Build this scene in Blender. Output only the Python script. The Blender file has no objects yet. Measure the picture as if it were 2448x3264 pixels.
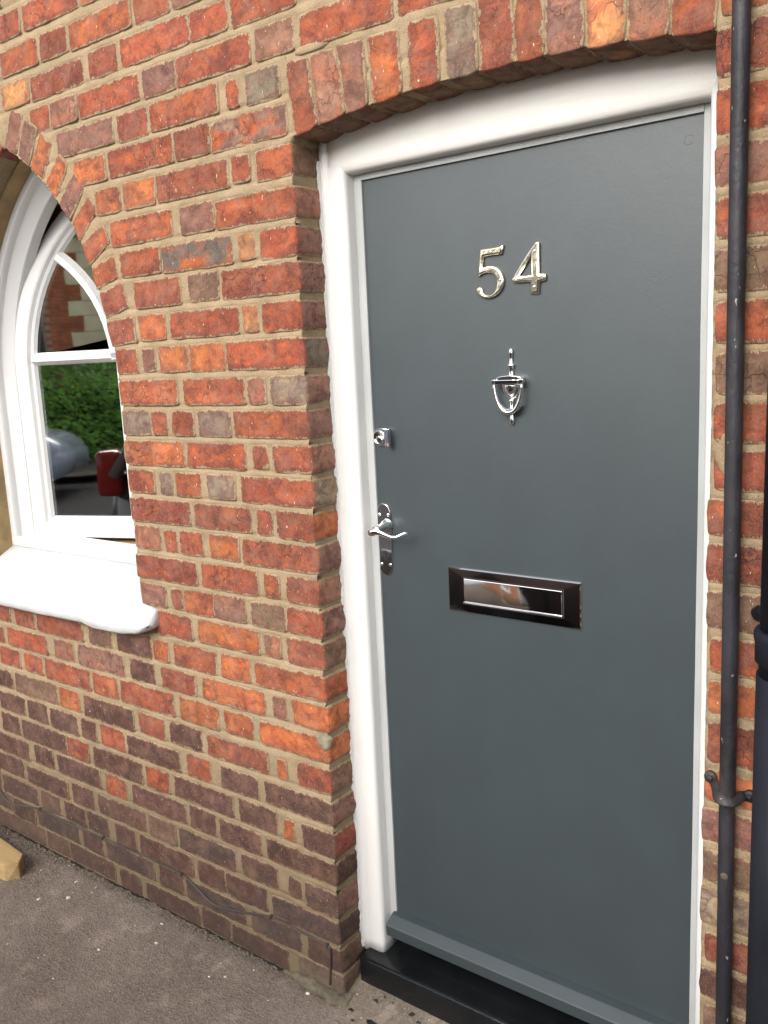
import bpy, bmesh, math, random, json
import numpy as np
from mathutils import Vector, Matrix, noise
R = math.radians
rng = random.Random(7)
sc = bpy.context.scene
C = sc.collection

# ------------------------------------------------------------------ camera
cam = bpy.data.cameras.new("camera"); co = bpy.data.objects.new("camera", cam); C.objects.link(co)
co.location = (1.21101, -1.37320, 1.50152)
co.rotation_euler = (1.395038, 0.046672, 0.633249)
cam.sensor_fit = 'VERTICAL'; cam.sensor_height = 36.0; cam.lens = 30.5233
cam.clip_start = 0.05; cam.clip_end = 300
sc.camera = co
# ------------------------------------------------------------------ world, sun, exposure
SUN_EL, SUN_AZ = R(31), R(179)      # azimuth: direction the light comes from, measured from +y towards +x
w = bpy.data.worlds.new("World"); sc.world = w; w.use_nodes = True
nt = w.node_tree; bg = nt.nodes['Background']
sky = nt.nodes.new('ShaderNodeTexSky'); sky.sky_type = 'NISHITA'; sky.sun_disc = False
sky.sun_elevation = SUN_EL; sky.sun_rotation = SUN_AZ
sky.air_density = 1.0; sky.dust_density = 3.0; sky.ozone_density = 1.0
hs = nt.nodes.new('ShaderNodeHueSaturation'); hs.inputs['Saturation'].default_value = 0.30
nt.links.new(sky.outputs[0], hs.inputs['Color']); nt.links.new(hs.outputs[0], bg.inputs['Color'])
bg.inputs['Strength'].default_value = 0.13
sl = bpy.data.lights.new("sun", 'SUN'); sl.energy = 1.45; sl.angle = R(50); sl.color = (1.0, 0.95, 0.88)
so = bpy.data.objects.new("sun", sl); C.objects.link(so)
sd = Vector((math.sin(SUN_AZ) * math.cos(SUN_EL), math.cos(SUN_AZ) * math.cos(SUN_EL), math.sin(SUN_EL)))
so.rotation_euler = sd.to_track_quat('Z', 'Y').to_euler(); so.location = sd * 8
sc.view_settings.view_transform = 'Standard'; sc.view_settings.look = 'None'
sc.view_settings.exposure = 1.20; sc.view_settings.gamma = 1.0
sc.view_settings.use_curve_mapping = False

D = json.loads(r'''{"bricks":[[-0.972,-0.872,2.3401,2.4,"r"],[-0.858,-0.635,2.3396,2.3994,"r"],[-0.624,-0.515,2.3373,2.3937,"o"],[-0.979,-0.812,2.257,2.317,"r"],[-0.802,-0.691,2.2568,2.3162,"d"],[-0.681,-0.451,2.254,2.312,"o"],[-0.438,-0.325,2.2505,2.308,"r"],[-0.315,-0.142,2.2508,2.3072,"p"],[-0.988,-0.867,2.18,2.2375,"y"],[-0.618,-0.511,2.176,2.2347,"d"],[-0.499,-0.268,2.1756,2.2347,"r"],[-0.265,-0.153,2.1758,2.2329,"r"],[-0.858,-0.641,2.1759,2.2324,"d"],[-0.142,0.033,2.1729,2.2294,"r"],[-0.874,-0.793,2.1025,2.159,"r"],[-0.788,-0.677,2.1001,2.1592,"p"],[-0.672,-0.444,2.0993,2.156,"r"],[-0.432,-0.323,2.0971,2.1566,"b"],[-0.319,-0.095,2.0975,2.1558,"r"],[-0.082,0.022,2.0971,2.1562,"p"],[0.037,0.256,2.0934,2.1521,"r"],[0.269,0.42,2.0945,2.151,"r"],[-0.774,-0.55,2.027,2.0845,"b"],[-0.419,-0.196,2.0241,2.0828,"r"],[-0.173,-0.137,2.0254,2.0785,"r"],[-0.533,-0.427,2.0217,2.0808,"d"],[-0.116,-0.021,2.02,2.0815,"k"],[-0.579,-0.35,1.9504,2.0111,"r"],[-0.342,-0.232,1.9499,2.0106,"d"],[-0.718,-0.591,1.9498,2.0097,"o"],[-0.228,-0.008,1.9477,2.0068,"R"],[-0.172,-0.118,1.8774,1.9301,"r"],[-0.643,-0.548,1.873,1.931,"o"],[-0.536,-0.423,1.8719,1.9322,"o"],[-0.417,-0.181,1.8722,1.9308,"d"],[-0.103,0.013,1.8698,1.9297,"r"],[-0.596,-0.374,1.7942,1.8528,"r"],[-0.346,-0.237,1.7928,1.8532,"b"],[-0.231,0.006,1.7912,1.8498,"r"],[-0.572,-0.424,1.7202,1.7793,"r"],[-0.169,-0.12,1.7207,1.7754,"y"],[-0.417,-0.188,1.7166,1.7754,"Q"],[-0.104,0.003,1.7147,1.7738,"r"],[-0.338,-0.238,1.6462,1.7053,"n"],[-0.528,-0.363,1.6444,1.7056,"d"],[-0.229,-0.0,1.643,1.704,"d"],[-0.172,-0.125,1.57,1.6255,"y"],[-0.524,-0.426,1.5676,1.6274,"o"],[-0.41,-0.183,1.568,1.6271,"r"],[-0.112,-0.003,1.5666,1.6264,"r"],[-0.522,-0.474,1.4952,1.5503,"b"],[-0.634,-0.539,1.4919,1.553,"r"],[-0.458,-0.358,1.4922,1.5518,"o"],[-0.352,-0.237,1.4904,1.5515,"o"],[-0.23,-0.002,1.49,1.5515,"r"],[-0.638,-0.403,1.4152,1.4751,"r"],[-0.384,-0.181,1.4146,1.4737,"r"],[-0.103,-0.003,1.4136,1.4731,"g"],[-0.173,-0.117,1.4146,1.4701,"p"],[-0.633,-0.513,1.3418,1.4021,"g"],[-0.432,-0.356,1.3421,1.4004,"r"],[-0.343,-0.234,1.3412,1.4008,"g"],[-0.507,-0.452,1.3432,1.3983,"o"],[-0.224,-0.001,1.3412,1.4003,"r"],[-0.173,-0.125,1.2709,1.324,"d"],[-0.627,-0.401,1.2668,1.3272,"o"],[-0.39,-0.195,1.2676,1.3264,"r"],[-0.111,-0.001,1.2672,1.3263,"d"],[-0.33,-0.234,1.1962,1.2538,"g"],[-0.628,-0.519,1.1954,1.2541,"r"],[-0.438,-0.35,1.1957,1.2532,"r"],[-0.501,-0.452,1.1968,1.2512,"g"],[-0.216,0.0,1.1926,1.2529,"r"],[-0.623,-0.397,1.1215,1.1826,"d"],[-0.382,-0.192,1.1222,1.1808,"d"],[-0.172,-0.125,1.122,1.1791,"d"],[-0.113,0.006,1.1176,1.1799,"d"],[-0.615,-0.514,1.0503,1.1102,"p"],[-0.443,-0.358,1.0506,1.1094,"r"],[-0.338,-0.238,1.0506,1.1094,"o"],[-0.502,-0.452,1.0504,1.1076,"r"],[-0.227,0.002,1.0474,1.1081,"d"],[-0.376,-0.185,0.9739,1.0358,"r"],[-0.621,-0.391,0.9737,1.034,"d"],[-0.166,-0.118,0.9757,1.0316,"o"],[-0.096,0.007,0.9737,1.0336,"d"],[-0.339,-0.232,0.902,0.9635,"b"],[-0.101,0.008,0.9014,0.9626,"r"],[-0.496,-0.452,0.904,0.958,"d"],[-0.444,-0.34,0.9008,0.9612,"o"],[-0.215,-0.105,0.9016,0.9604,"n"],[-0.612,-0.514,0.9007,0.9598,"b"],[-0.18,-0.126,0.8338,0.8865,"p"],[-0.406,-0.195,0.8297,0.89,"o"],[-0.106,0.005,0.8289,0.8904,"d"],[-0.574,-0.426,0.8261,0.8906,"r"],[-0.216,0.003,0.7553,0.8132,"r"],[-0.33,-0.231,0.7528,0.8142,"o"],[-0.507,-0.349,0.7513,0.8132,"r"],[-1.376,-1.264,0.7538,0.8102,"d"],[-0.588,-0.525,0.7532,0.8099,"o"],[-0.74,-0.595,0.7489,0.8116,"k"],[-0.865,-0.764,0.7515,0.808,"n"],[-1.24,-1.134,0.7494,0.8081,"d"],[-1.122,-0.895,0.749,0.8085,"d"],[-0.165,-0.121,0.6846,0.7389,"p"],[-0.105,0.001,0.6806,0.7429,"o"],[-0.406,-0.19,0.6807,0.7394,"o"],[-0.932,-0.719,0.6773,0.7412,"b"],[-1.046,-0.949,0.68,0.738,"p"],[-0.692,-0.591,0.6789,0.7392,"k"],[-0.567,-0.431,0.6796,0.7379,"d"],[-1.294,-1.082,0.6773,0.7372,"r"],[-1.382,-1.315,0.6768,0.7333,"d"],[-0.338,-0.237,0.6069,0.6684,"o"],[-1.215,-1.119,0.6084,0.6663,"r"],[-1.356,-1.24,0.608,0.6663,"r"],[-0.216,0.002,0.608,0.6663,"O"],[-0.746,-0.525,0.6041,0.6686,"r"],[-0.504,-0.358,0.6046,0.6681,"o"],[-1.106,-0.887,0.6029,0.6674,"r"],[-0.872,-0.759,0.604,0.6663,"o"],[-0.553,-0.426,0.5295,0.5906,"k"],[-0.1,0.001,0.5298,0.5902,"d"],[-0.68,-0.572,0.5279,0.5886,"d"],[-1.415,-1.3,0.5287,0.5874,"k"],[-1.283,-1.06,0.5258,0.5903,"n"],[-0.409,-0.195,0.5295,0.5866,"d"],[-1.05,-0.948,0.5261,0.5884,"O"],[-0.167,-0.135,0.5294,0.5821,"O"],[-0.927,-0.701,0.5232,0.5878,"k"],[-0.494,-0.403,0.4526,0.5149,"r"],[-0.217,0.001,0.454,0.512,"b"],[-0.366,-0.234,0.4532,0.5123,"b"],[-1.23,-1.124,0.4497,0.5128,"d"],[-0.863,-0.752,0.4492,0.5128,"r"],[-1.391,-1.246,0.4496,0.5119,"d"],[-0.957,-0.881,0.4495,0.511,"b"],[-0.742,-0.52,0.4503,0.5102,"d"],[-1.112,-0.971,0.4462,0.5108,"d"],[-0.311,-0.18,0.3751,0.4394,"d"],[-0.553,-0.329,0.3774,0.4366,"b"],[-1.394,-1.29,0.3731,0.4374,"k"],[-1.037,-0.931,0.3725,0.436,"r"],[-0.671,-0.574,0.3719,0.435,"r"],[-1.282,-1.04,0.3707,0.4352,"d"],[-0.159,-0.123,0.3767,0.4292,"O"],[-0.099,-0.002,0.3707,0.4352,"d"],[-0.911,-0.689,0.3702,0.4348,"k"],[-1.224,-1.122,0.3031,0.3666,"k"],[-0.502,-0.402,0.3026,0.3661,"d"],[-1.1,-0.887,0.302,0.3647,"d"],[-0.742,-0.519,0.3025,0.3612,"d"],[-0.866,-0.767,0.3001,0.3632,"r"],[-0.387,-0.24,0.3012,0.3615,"k"],[-0.221,-0.004,0.301,0.3597,"k"],[-1.456,-1.254,0.2955,0.36,"d"],[-0.318,-0.192,0.2267,0.2878,"d"],[-1.47,-1.302,0.2246,0.2884,"d"],[-0.68,-0.568,0.2238,0.2882,"n"],[-1.04,-0.931,0.2231,0.2874,"b"],[-0.556,-0.339,0.2234,0.2856,"d"],[-0.912,-0.695,0.2241,0.2844,"k"],[-0.156,-0.113,0.2272,0.2798,"d"],[-1.282,-1.061,0.2214,0.2806,"d"],[-0.103,-0.006,0.2182,0.2828,"k"],[-0.975,-0.874,0.15,0.2145,"k"],[-0.488,-0.384,0.1495,0.214,"d"],[-0.381,-0.235,0.149,0.2135,"d"],[-0.844,-0.747,0.1488,0.2132,"b"],[-1.093,-0.981,0.1482,0.2128,"b"],[-1.218,-1.115,0.148,0.2125,"n"],[-0.732,-0.509,0.1489,0.2116,"k"],[-0.216,-0.004,0.149,0.208,"k"],[-1.44,-1.238,0.146,0.2105,"b"],[-1.5,-1.388,0.0858,0.1432,"k"],[-1.253,-1.03,0.0823,0.1467,"K"],[-1.014,-0.911,0.079,0.1435,"b"],[-0.897,-0.679,0.0815,0.141,"K"],[-0.656,-0.555,0.0782,0.1427,"d"],[-0.545,-0.316,0.08,0.139,"K"],[-0.107,-0.013,0.076,0.139,"k"],[-0.295,-0.126,0.079,0.1355,"k"],[-1.394,-1.267,0.0746,0.1384,"b"],[-1.212,-1.094,0.0137,0.0772,"n"],[-1.088,-0.863,0.0162,0.0748,"b"],[-0.489,-0.378,0.0117,0.0752,"b"],[-1.52,-1.22,0.0124,0.0736,"n"],[-0.142,-0.01,0.0132,0.0728,"g"],[-0.374,-0.174,0.0101,0.0684,"b"],[-0.844,-0.748,0.0076,0.0704,"d"],[-0.723,-0.499,0.0104,0.0676,"b"]],"five":[[0.407,1.6976],[0.4022,1.6815],[0.3836,1.6816],[0.364,1.6809],[0.3623,1.6717],[0.3607,1.6607],[0.3708,1.6626],[0.383,1.6624],[0.395,1.6572],[0.4031,1.6471],[0.4066,1.6355],[0.4049,1.6243],[0.3987,1.6145],[0.39,1.6079],[0.3789,1.6035],[0.3679,1.6036],[0.3568,1.607],[0.3489,1.6127],[0.3458,1.6198],[0.348,1.6244],[0.3531,1.6261],[0.358,1.6241],[0.36,1.6208],[0.3602,1.6165],[0.3632,1.6121],[0.3693,1.6095],[0.3766,1.6091],[0.3841,1.6125],[0.3891,1.6194],[0.3915,1.6275],[0.3914,1.6358],[0.388,1.6434],[0.3826,1.6482],[0.3742,1.6511],[0.3656,1.6508],[0.3581,1.6487],[0.3508,1.6452],[0.3541,1.6705],[0.3577,1.695],[0.3718,1.6948],[0.3864,1.6952],[0.3984,1.696]],"four":[[0.4751,1.6962],[0.4794,1.6947],[0.4801,1.6917],[0.4792,1.6386],[0.492,1.6379],[0.4918,1.6264],[0.479,1.625],[0.4775,1.6045],[0.46,1.6054],[0.4611,1.6256],[0.4475,1.6266],[0.4299,1.6273],[0.425,1.6293],[0.4242,1.6339],[0.4267,1.6388],[0.4483,1.6682],[0.4711,1.6947]],"fourhole":[[0.4631,1.6711],[0.4636,1.638],[0.4363,1.6374]],"num_screws":[[0.3807,1.6871],[0.3991,1.6346],[0.4708,1.6792],[0.4697,1.6163]],"hplate":[[0.0974,1.1911],[0.0909,1.1898],[0.0863,1.1847],[0.0829,1.1775],[0.0807,1.1676],[0.0808,1.1384],[0.0824,1.119],[0.083,1.0834],[0.0816,1.0473],[0.0843,1.0404],[0.0903,1.032],[0.0989,1.0298],[0.1055,1.0319],[0.1107,1.0379],[0.1144,1.0463],[0.1156,1.0598],[0.1169,1.0866],[0.1175,1.122],[0.1173,1.157],[0.1166,1.1727],[0.1129,1.1821],[0.108,1.1892]],"hscrews":[[0.0876,1.1661],[0.1112,1.1668],[0.0881,1.0554],[0.1113,1.0556]],"keyhole":[[0.0991,1.0816],[0.1,1.0656]],"wvous":[[[[-0.9511,2.1752],[-0.9058,2.1525],[-0.9511,2.066],[-1.0027,2.0908]],"b"],[[[-0.8994,2.143],[-0.8463,2.1137],[-0.8988,2.0307],[-0.9436,2.0608]],"b"],[[[-0.8369,2.0999],[-0.7957,2.0636],[-0.8453,1.9869],[-0.8931,2.0225]],"o"],[[[-0.7653,2.0366],[-0.7372,2.0049],[-0.803,1.9337],[-0.8367,1.9789]],"O"],[[[-0.7171,1.9838],[-0.6816,1.9439],[-0.7497,1.8748],[-0.7903,1.9219]],"b"],[[[-0.6677,1.9205],[-0.6392,1.8883],[-0.722,1.8211],[-0.7436,1.8686]],"r"],[[[-0.6206,1.8493],[-0.6021,1.8096],[-0.6888,1.7603],[-0.7161,1.8143]],"r"],[[[-0.5926,1.7768],[-0.582,1.726],[-0.6678,1.701],[-0.682,1.7494]],"o"],[[[-0.5702,1.708],[-0.5539,1.6539],[-0.6451,1.6285],[-0.6644,1.6915]],"d"],[[[-0.5412,1.6274],[-0.5351,1.569],[-0.6312,1.5601],[-0.6484,1.6197]],"d"]],"cable":[[-1.4435,0.2516],[-1.4564,0.1451],[-1.3899,0.1182],[-1.2249,0.1454],[-1.0765,0.1422],[-0.9024,0.1463],[-0.7412,0.1502],[-0.5543,0.1491],[-0.5011,0.1297],[-0.4321,0.1035],[-0.3442,0.116],[-0.2225,0.1454],[-0.1263,0.1443],[-0.0402,0.14],[-0.0312,0.1265],[-0.035,0.0757],[-0.0393,0.0367]]}''')

# ------------------------------------------------------------------ helpers
def tag(o, label=None, cat=None, group=None, kind=None):
    if label: o['label'] = label
    if cat: o['category'] = cat
    if group: o['group'] = group
    if kind: o['kind'] = kind
    return o
def empty(name, loc=(0, 0, 0), **k):
    o = bpy.data.objects.new(name, None); C.objects.link(o); o.location = loc; o.empty_display_size = .05
    return tag(o, **k)
def link(name, me, mat, parent=None, smooth=False):
    o = bpy.data.objects.new(name, me); C.objects.link(o)
    if mat is not None: me.materials.append(mat)
    if parent is not None:
        o.parent = parent
        o.matrix_parent_inverse = Matrix.Translation(-Vector(parent.location)) if parent.type == 'EMPTY' else Matrix()
    if smooth:
        me.polygons.foreach_set('use_smooth', [True] * len(me.polygons))
    return o
def mesh(vs, fs):
    me = bpy.data.meshes.new("m"); me.from_pydata([tuple(v) for v in vs], [], fs); me.update(); return me
def fix(me):
    bm = bmesh.new(); bm.from_mesh(me); bmesh.ops.remove_doubles(bm, verts=bm.verts, dist=1e-6)
    bmesh.ops.recalc_face_normals(bm, faces=bm.faces); bm.to_mesh(me); bm.free(); return me
def box(x0, x1, y0, y1, z0, z1, bev=0.0, seg=2):
    bm = bmesh.new(); bmesh.ops.create_cube(bm, size=1)
    for v in bm.verts:
        v.co = Vector(((x0 + x1) / 2 + v.co.x * (x1 - x0), (y0 + y1) / 2 + v.co.y * (y1 - y0), (z0 + z1) / 2 + v.co.z * (z1 - z0)))
    if bev: bmesh.ops.bevel(bm, geom=bm.edges[:], offset=bev, segments=seg, profile=.5, affect='EDGES')
    me = bpy.data.meshes.new("b"); bm.to_mesh(me); bm.free(); return me
def sweep(prof, axis, a0, a1, n=1, jit=0.0, closed=True):
    """prof: list of 2-tuples in the other two axes; straight sweep along axis ('x' or 'z')."""
    vs = []; fs = []; m = len(prof)
    for i in range(n + 1):
        a = a0 + (a1 - a0) * i / n
        for k, (p, q) in enumerate(prof):
            j = jit * noise.noise(Vector((a * 6, k * 3.1, 1.7))) if jit else 0
            vs.append((p + j, q, a) if axis == 'z' else (a, p, q + j))
    for i in range(n):
        for k in range(m if closed else m - 1):
            k2 = (k + 1) % m
            fs.append((i * m + k, i * m + k2, (i + 1) * m + k2, (i + 1) * m + k))
    if closed:
        fs.append(tuple(range(m))[::-1]); fs.append(tuple(range(n * m, n * m + m)))
    return fix(mesh(vs, fs))
def tube(pts, rad, seg=12, cap=True, flat=1.0):
    pts = [Vector(p) for p in pts]; n = len(pts); vs = []; fs = []
    if not hasattr(rad, '__len__'): rad = [rad] * n
    up = None
    for i, p in enumerate(pts):
        t = (pts[min(i + 1, n - 1)] - pts[max(i - 1, 0)]).normalized()
        if up is None:
            up = Vector((0, 1, 0)) if abs(t.y) < .9 else Vector((1, 0, 0))
        b = t.cross(up).normalized(); up = b.cross(t).normalized()
        for k in range(seg):
            a = 2 * math.pi * k / seg
            vs.append(p + b * math.cos(a) * rad[i] + up * math.sin(a) * rad[i] * flat)
    for i in range(n - 1):
        for k in range(seg):
            k2 = (k + 1) % seg
            fs.append((i * seg + k, i * seg + k2, (i + 1) * seg + k2, (i + 1) * seg + k))
    if cap:
        fs.append(tuple(range(seg))[::-1]); fs.append(tuple(range((n - 1) * seg, n * seg)))
    return fix(mesh(vs, fs))
def lathe(prof, cx, cy, seg, yf):
    vs = []; fs = []
    for z, r in prof:
        for k in range(seg):
            a = 2 * math.pi * k / seg; vs.append((cx + r * math.cos(a), cy + r * math.sin(a) * yf, z))
    for i in range(len(prof) - 1):
        for k in range(seg):
            k2 = (k + 1) % seg; fs.append((i * seg + k, i * seg + k2, (i + 1) * seg + k2, (i + 1) * seg + k))
    fs.append(tuple(range(seg))); fs.append(tuple(range((len(prof) - 1) * seg, len(prof) * seg)))
    return fix(mesh(vs, fs))
def lathe_y(prof, cx, cz, seg=20):
    """prof (y, r)"""
    vs = []; fs = []
    for y, r in prof:
        for k in range(seg):
            a = 2 * math.pi * k / seg; vs.append((cx + r * math.cos(a), y, cz + r * math.sin(a)))
    for i in range(len(prof) - 1):
        for k in range(seg):
            k2 = (k + 1) % seg; fs.append((i * seg + k, i * seg + k2, (i + 1) * seg + k2, (i + 1) * seg + k))
    fs.append(tuple(range(seg))); fs.append(tuple(range((len(prof) - 1) * seg, len(prof) * seg)))
    return fix(mesh(vs, fs))
def smooth_loop(pts, it=1, sharp=.55):
    """Chaikin smoothing that keeps sharp corners."""
    for _ in range(it):
        out = []; n = len(pts)
        for i in range(n):
            a, b, c = Vector(pts[i - 1]), Vector(pts[i]), Vector(pts[(i + 1) % n])
            u = (b - a).normalized(); v = (c - b).normalized()
            if u.dot(v) < sharp: out.append(tuple(b))
            else: out += [tuple(b.lerp(a, .25)), tuple(b.lerp(c, .25))]
        pts = out
    return pts
def plate(loops, y0, y1, bev):
    """loops of (x,z); extruded from y0 (back) to y1 (front, smaller y) with a bevelled front edge"""
    cu = bpy.data.curves.new("c", 'CURVE'); cu.dimensions = '2D'; cu.fill_mode = 'BOTH'
    for lp in loops:
        sp = cu.splines.new('POLY'); sp.points.add(len(lp) - 1)
        for i, (x, z) in enumerate(lp): sp.points[i].co = (x, z, 0, 1)
        sp.use_cyclic_u = True
    th = y0 - y1
    cu.extrude = max(th / 2 - bev, 1e-5); cu.bevel_depth = bev; cu.bevel_resolution = 2; cu.offset = -bev * .9
    o = bpy.data.objects.new("tmp", cu); C.objects.link(o)
    dg = bpy.context.evaluated_depsgraph_get(); me = bpy.data.meshes.new_from_object(o.evaluated_get(dg))
    bpy.data.objects.remove(o); bpy.data.curves.remove(cu); me.materials.clear()
    me.transform(Matrix(((1, 0, 0, 0), (0, 0, -1, (y0 + y1) / 2), (0, 1, 0, 0), (0, 0, 0, 1))))
    return me
def join_meshes(ms):
    bm = bmesh.new()
    for m in ms: bm.from_mesh(m)
    me = bpy.data.meshes.new("j"); bm.to_mesh(me); bm.free(); return me

# ------------------------------------------------------------------ materials
def newmat(name):
    m = bpy.data.materials.new(name); m.use_nodes = True
    return m, m.node_tree, m.node_tree.nodes['Principled BSDF']
class N:
    def __init__(s, nt): s.nt = nt
    def n(s, t, **k):
        x = s.nt.nodes.new(t)
        for a, b in k.items(): setattr(x, a, b)
        return x
    def l(s, a, b): s.nt.links.new(a, b)
    def val(s, x, v):
        if hasattr(v, 'is_linked') or hasattr(v, 'links'): s.l(v, x)
        else: x.default_value = v
    def math(s, op, a, b=0.0, clamp=False):
        x = s.n('ShaderNodeMath', operation=op, use_clamp=clamp); s.val(x.inputs[0], a); s.val(x.inputs[1], b); return x.outputs[0]
    def noise(s, vec, scale, detail=3, rough=.55, dist=0):
        x = s.n('ShaderNodeTexNoise'); s.l(vec, x.inputs['Vector'])
        for k, v in (('Scale', scale), ('Detail', detail), ('Roughness', rough), ('Distortion', dist)): x.inputs[k].default_value = v
        return x.outputs['Fac']
    def ramp(s, f, a, b, inv=False):
        x = s.n('ShaderNodeMapRange', interpolation_type='SMOOTHSTEP'); s.l(f, x.inputs[0]); x.inputs[1].default_value = a; x.inputs[2].default_value = b
        if inv: x.inputs[3].default_value = 1; x.inputs[4].default_value = 0
        return x.outputs[0]
    def mix(s, f, a, b, mode='MIX'):
        x = s.n('ShaderNodeMix', data_type='RGBA', blend_type=mode); s.val(x.inputs[0], f)
        for i, c in ((6, a), (7, b)):
            if isinstance(c, tuple): x.inputs[i].default_value = (*c[:3], 1)
            else: s.l(c, x.inputs[i])
        return x.outputs[2]
    def bump(s, h, dist, strength=1.0, nrm=None):
        x = s.n('ShaderNodeBump'); s.l(h, x.inputs['Height']); x.inputs['Distance'].default_value = dist; x.inputs['Strength'].default_value = strength
        if nrm: s.l(nrm, x.inputs['Normal'])
        return x.outputs[0]
    def scale(s, vec, v):
        x = s.n('ShaderNodeVectorMath', operation='MULTIPLY'); s.l(vec, x.inputs[0]); x.inputs[1].default_value = v; return x.outputs[0]

def simple(name, col, rough=.5, metal=0, bumpd=0, bscale=80, var=0.0, vscale=12, coat=0, spec=.5, bdet=4):
    m, nt_, b = newmat(name); g = N(nt_)
    pos = g.n('ShaderNodeNewGeometry').outputs['Position']
    c = col
    if var:
        f = g.noise(pos, vscale, 4)
        c = g.mix(g.ramp(f, .3, .7), tuple(x * (1 - var) for x in col), tuple(min(1, x * (1 + var)) for x in col))
        g.l(c, b.inputs['Base Color'])
    else: b.inputs['Base Color'].default_value = (*col, 1)
    b.inputs['Roughness'].default_value = rough; b.inputs['Metallic'].default_value = metal
    b.inputs['Coat Weight'].default_value = coat; b.inputs['Specular IOR Level'].default_value = spec
    if bumpd: g.l(g.bump(g.noise(pos, bscale, bdet), bumpd), b.inputs['Normal'])
    return m

MORTAR = (.40, .30, .17)
def mortar_nodes(g, pos):
    """colour, height of old sandy pointing"""
    f = g.noise(pos, 14, 4); h = g.noise(pos, 320, 3, .7); m = g.noise(pos, 3.2, 3)
    c = g.mix(g.ramp(f, .3, .7), (.215, .155, .094), (.305, .224, .140))
    c = g.mix(g.ramp(m, .50, .68), c, (.24, .185, .118))
    c = g.mix(g.math('MULTIPLY', g.ramp(h, .35, .7), .30), c, (.50, .40, .25))
    c = g.mix(g.ramp(g.noise(pos, 210, 2, .5), .66, .74), c, (.12, .085, .05))
    # dirt splashed on the lowest courses of the wall
    sep = g.n('ShaderNodeSeparateXYZ'); g.l(pos, sep.inputs[0])
    zz = g.math('ADD', sep.outputs[2], g.math('MULTIPLY', g.noise(pos, 5, 4), .35))
    d = g.ramp(zz, .20, .80, inv=True)
    c = g.mix(g.math('MULTIPLY', d, .75), c, (.125, .094, .060))
    return c, h
def mat_mortar():
    m, nt_, b = newmat("sandy_mortar"); g = N(nt_)
    pos = g.n('ShaderNodeNewGeometry').outputs['Position']
    c, h = mortar_nodes(g, pos); g.l(c, b.inputs['Base Color']); b.inputs['Roughness'].default_value = .95
    b.inputs['Specular IOR Level'].default_value = .15
    n1 = g.bump(g.noise(pos, 60, 4, .6), .002, .7)
    g.l(g.bump(h, .0009, .8, n1), b.inputs['Normal']); return m
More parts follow.
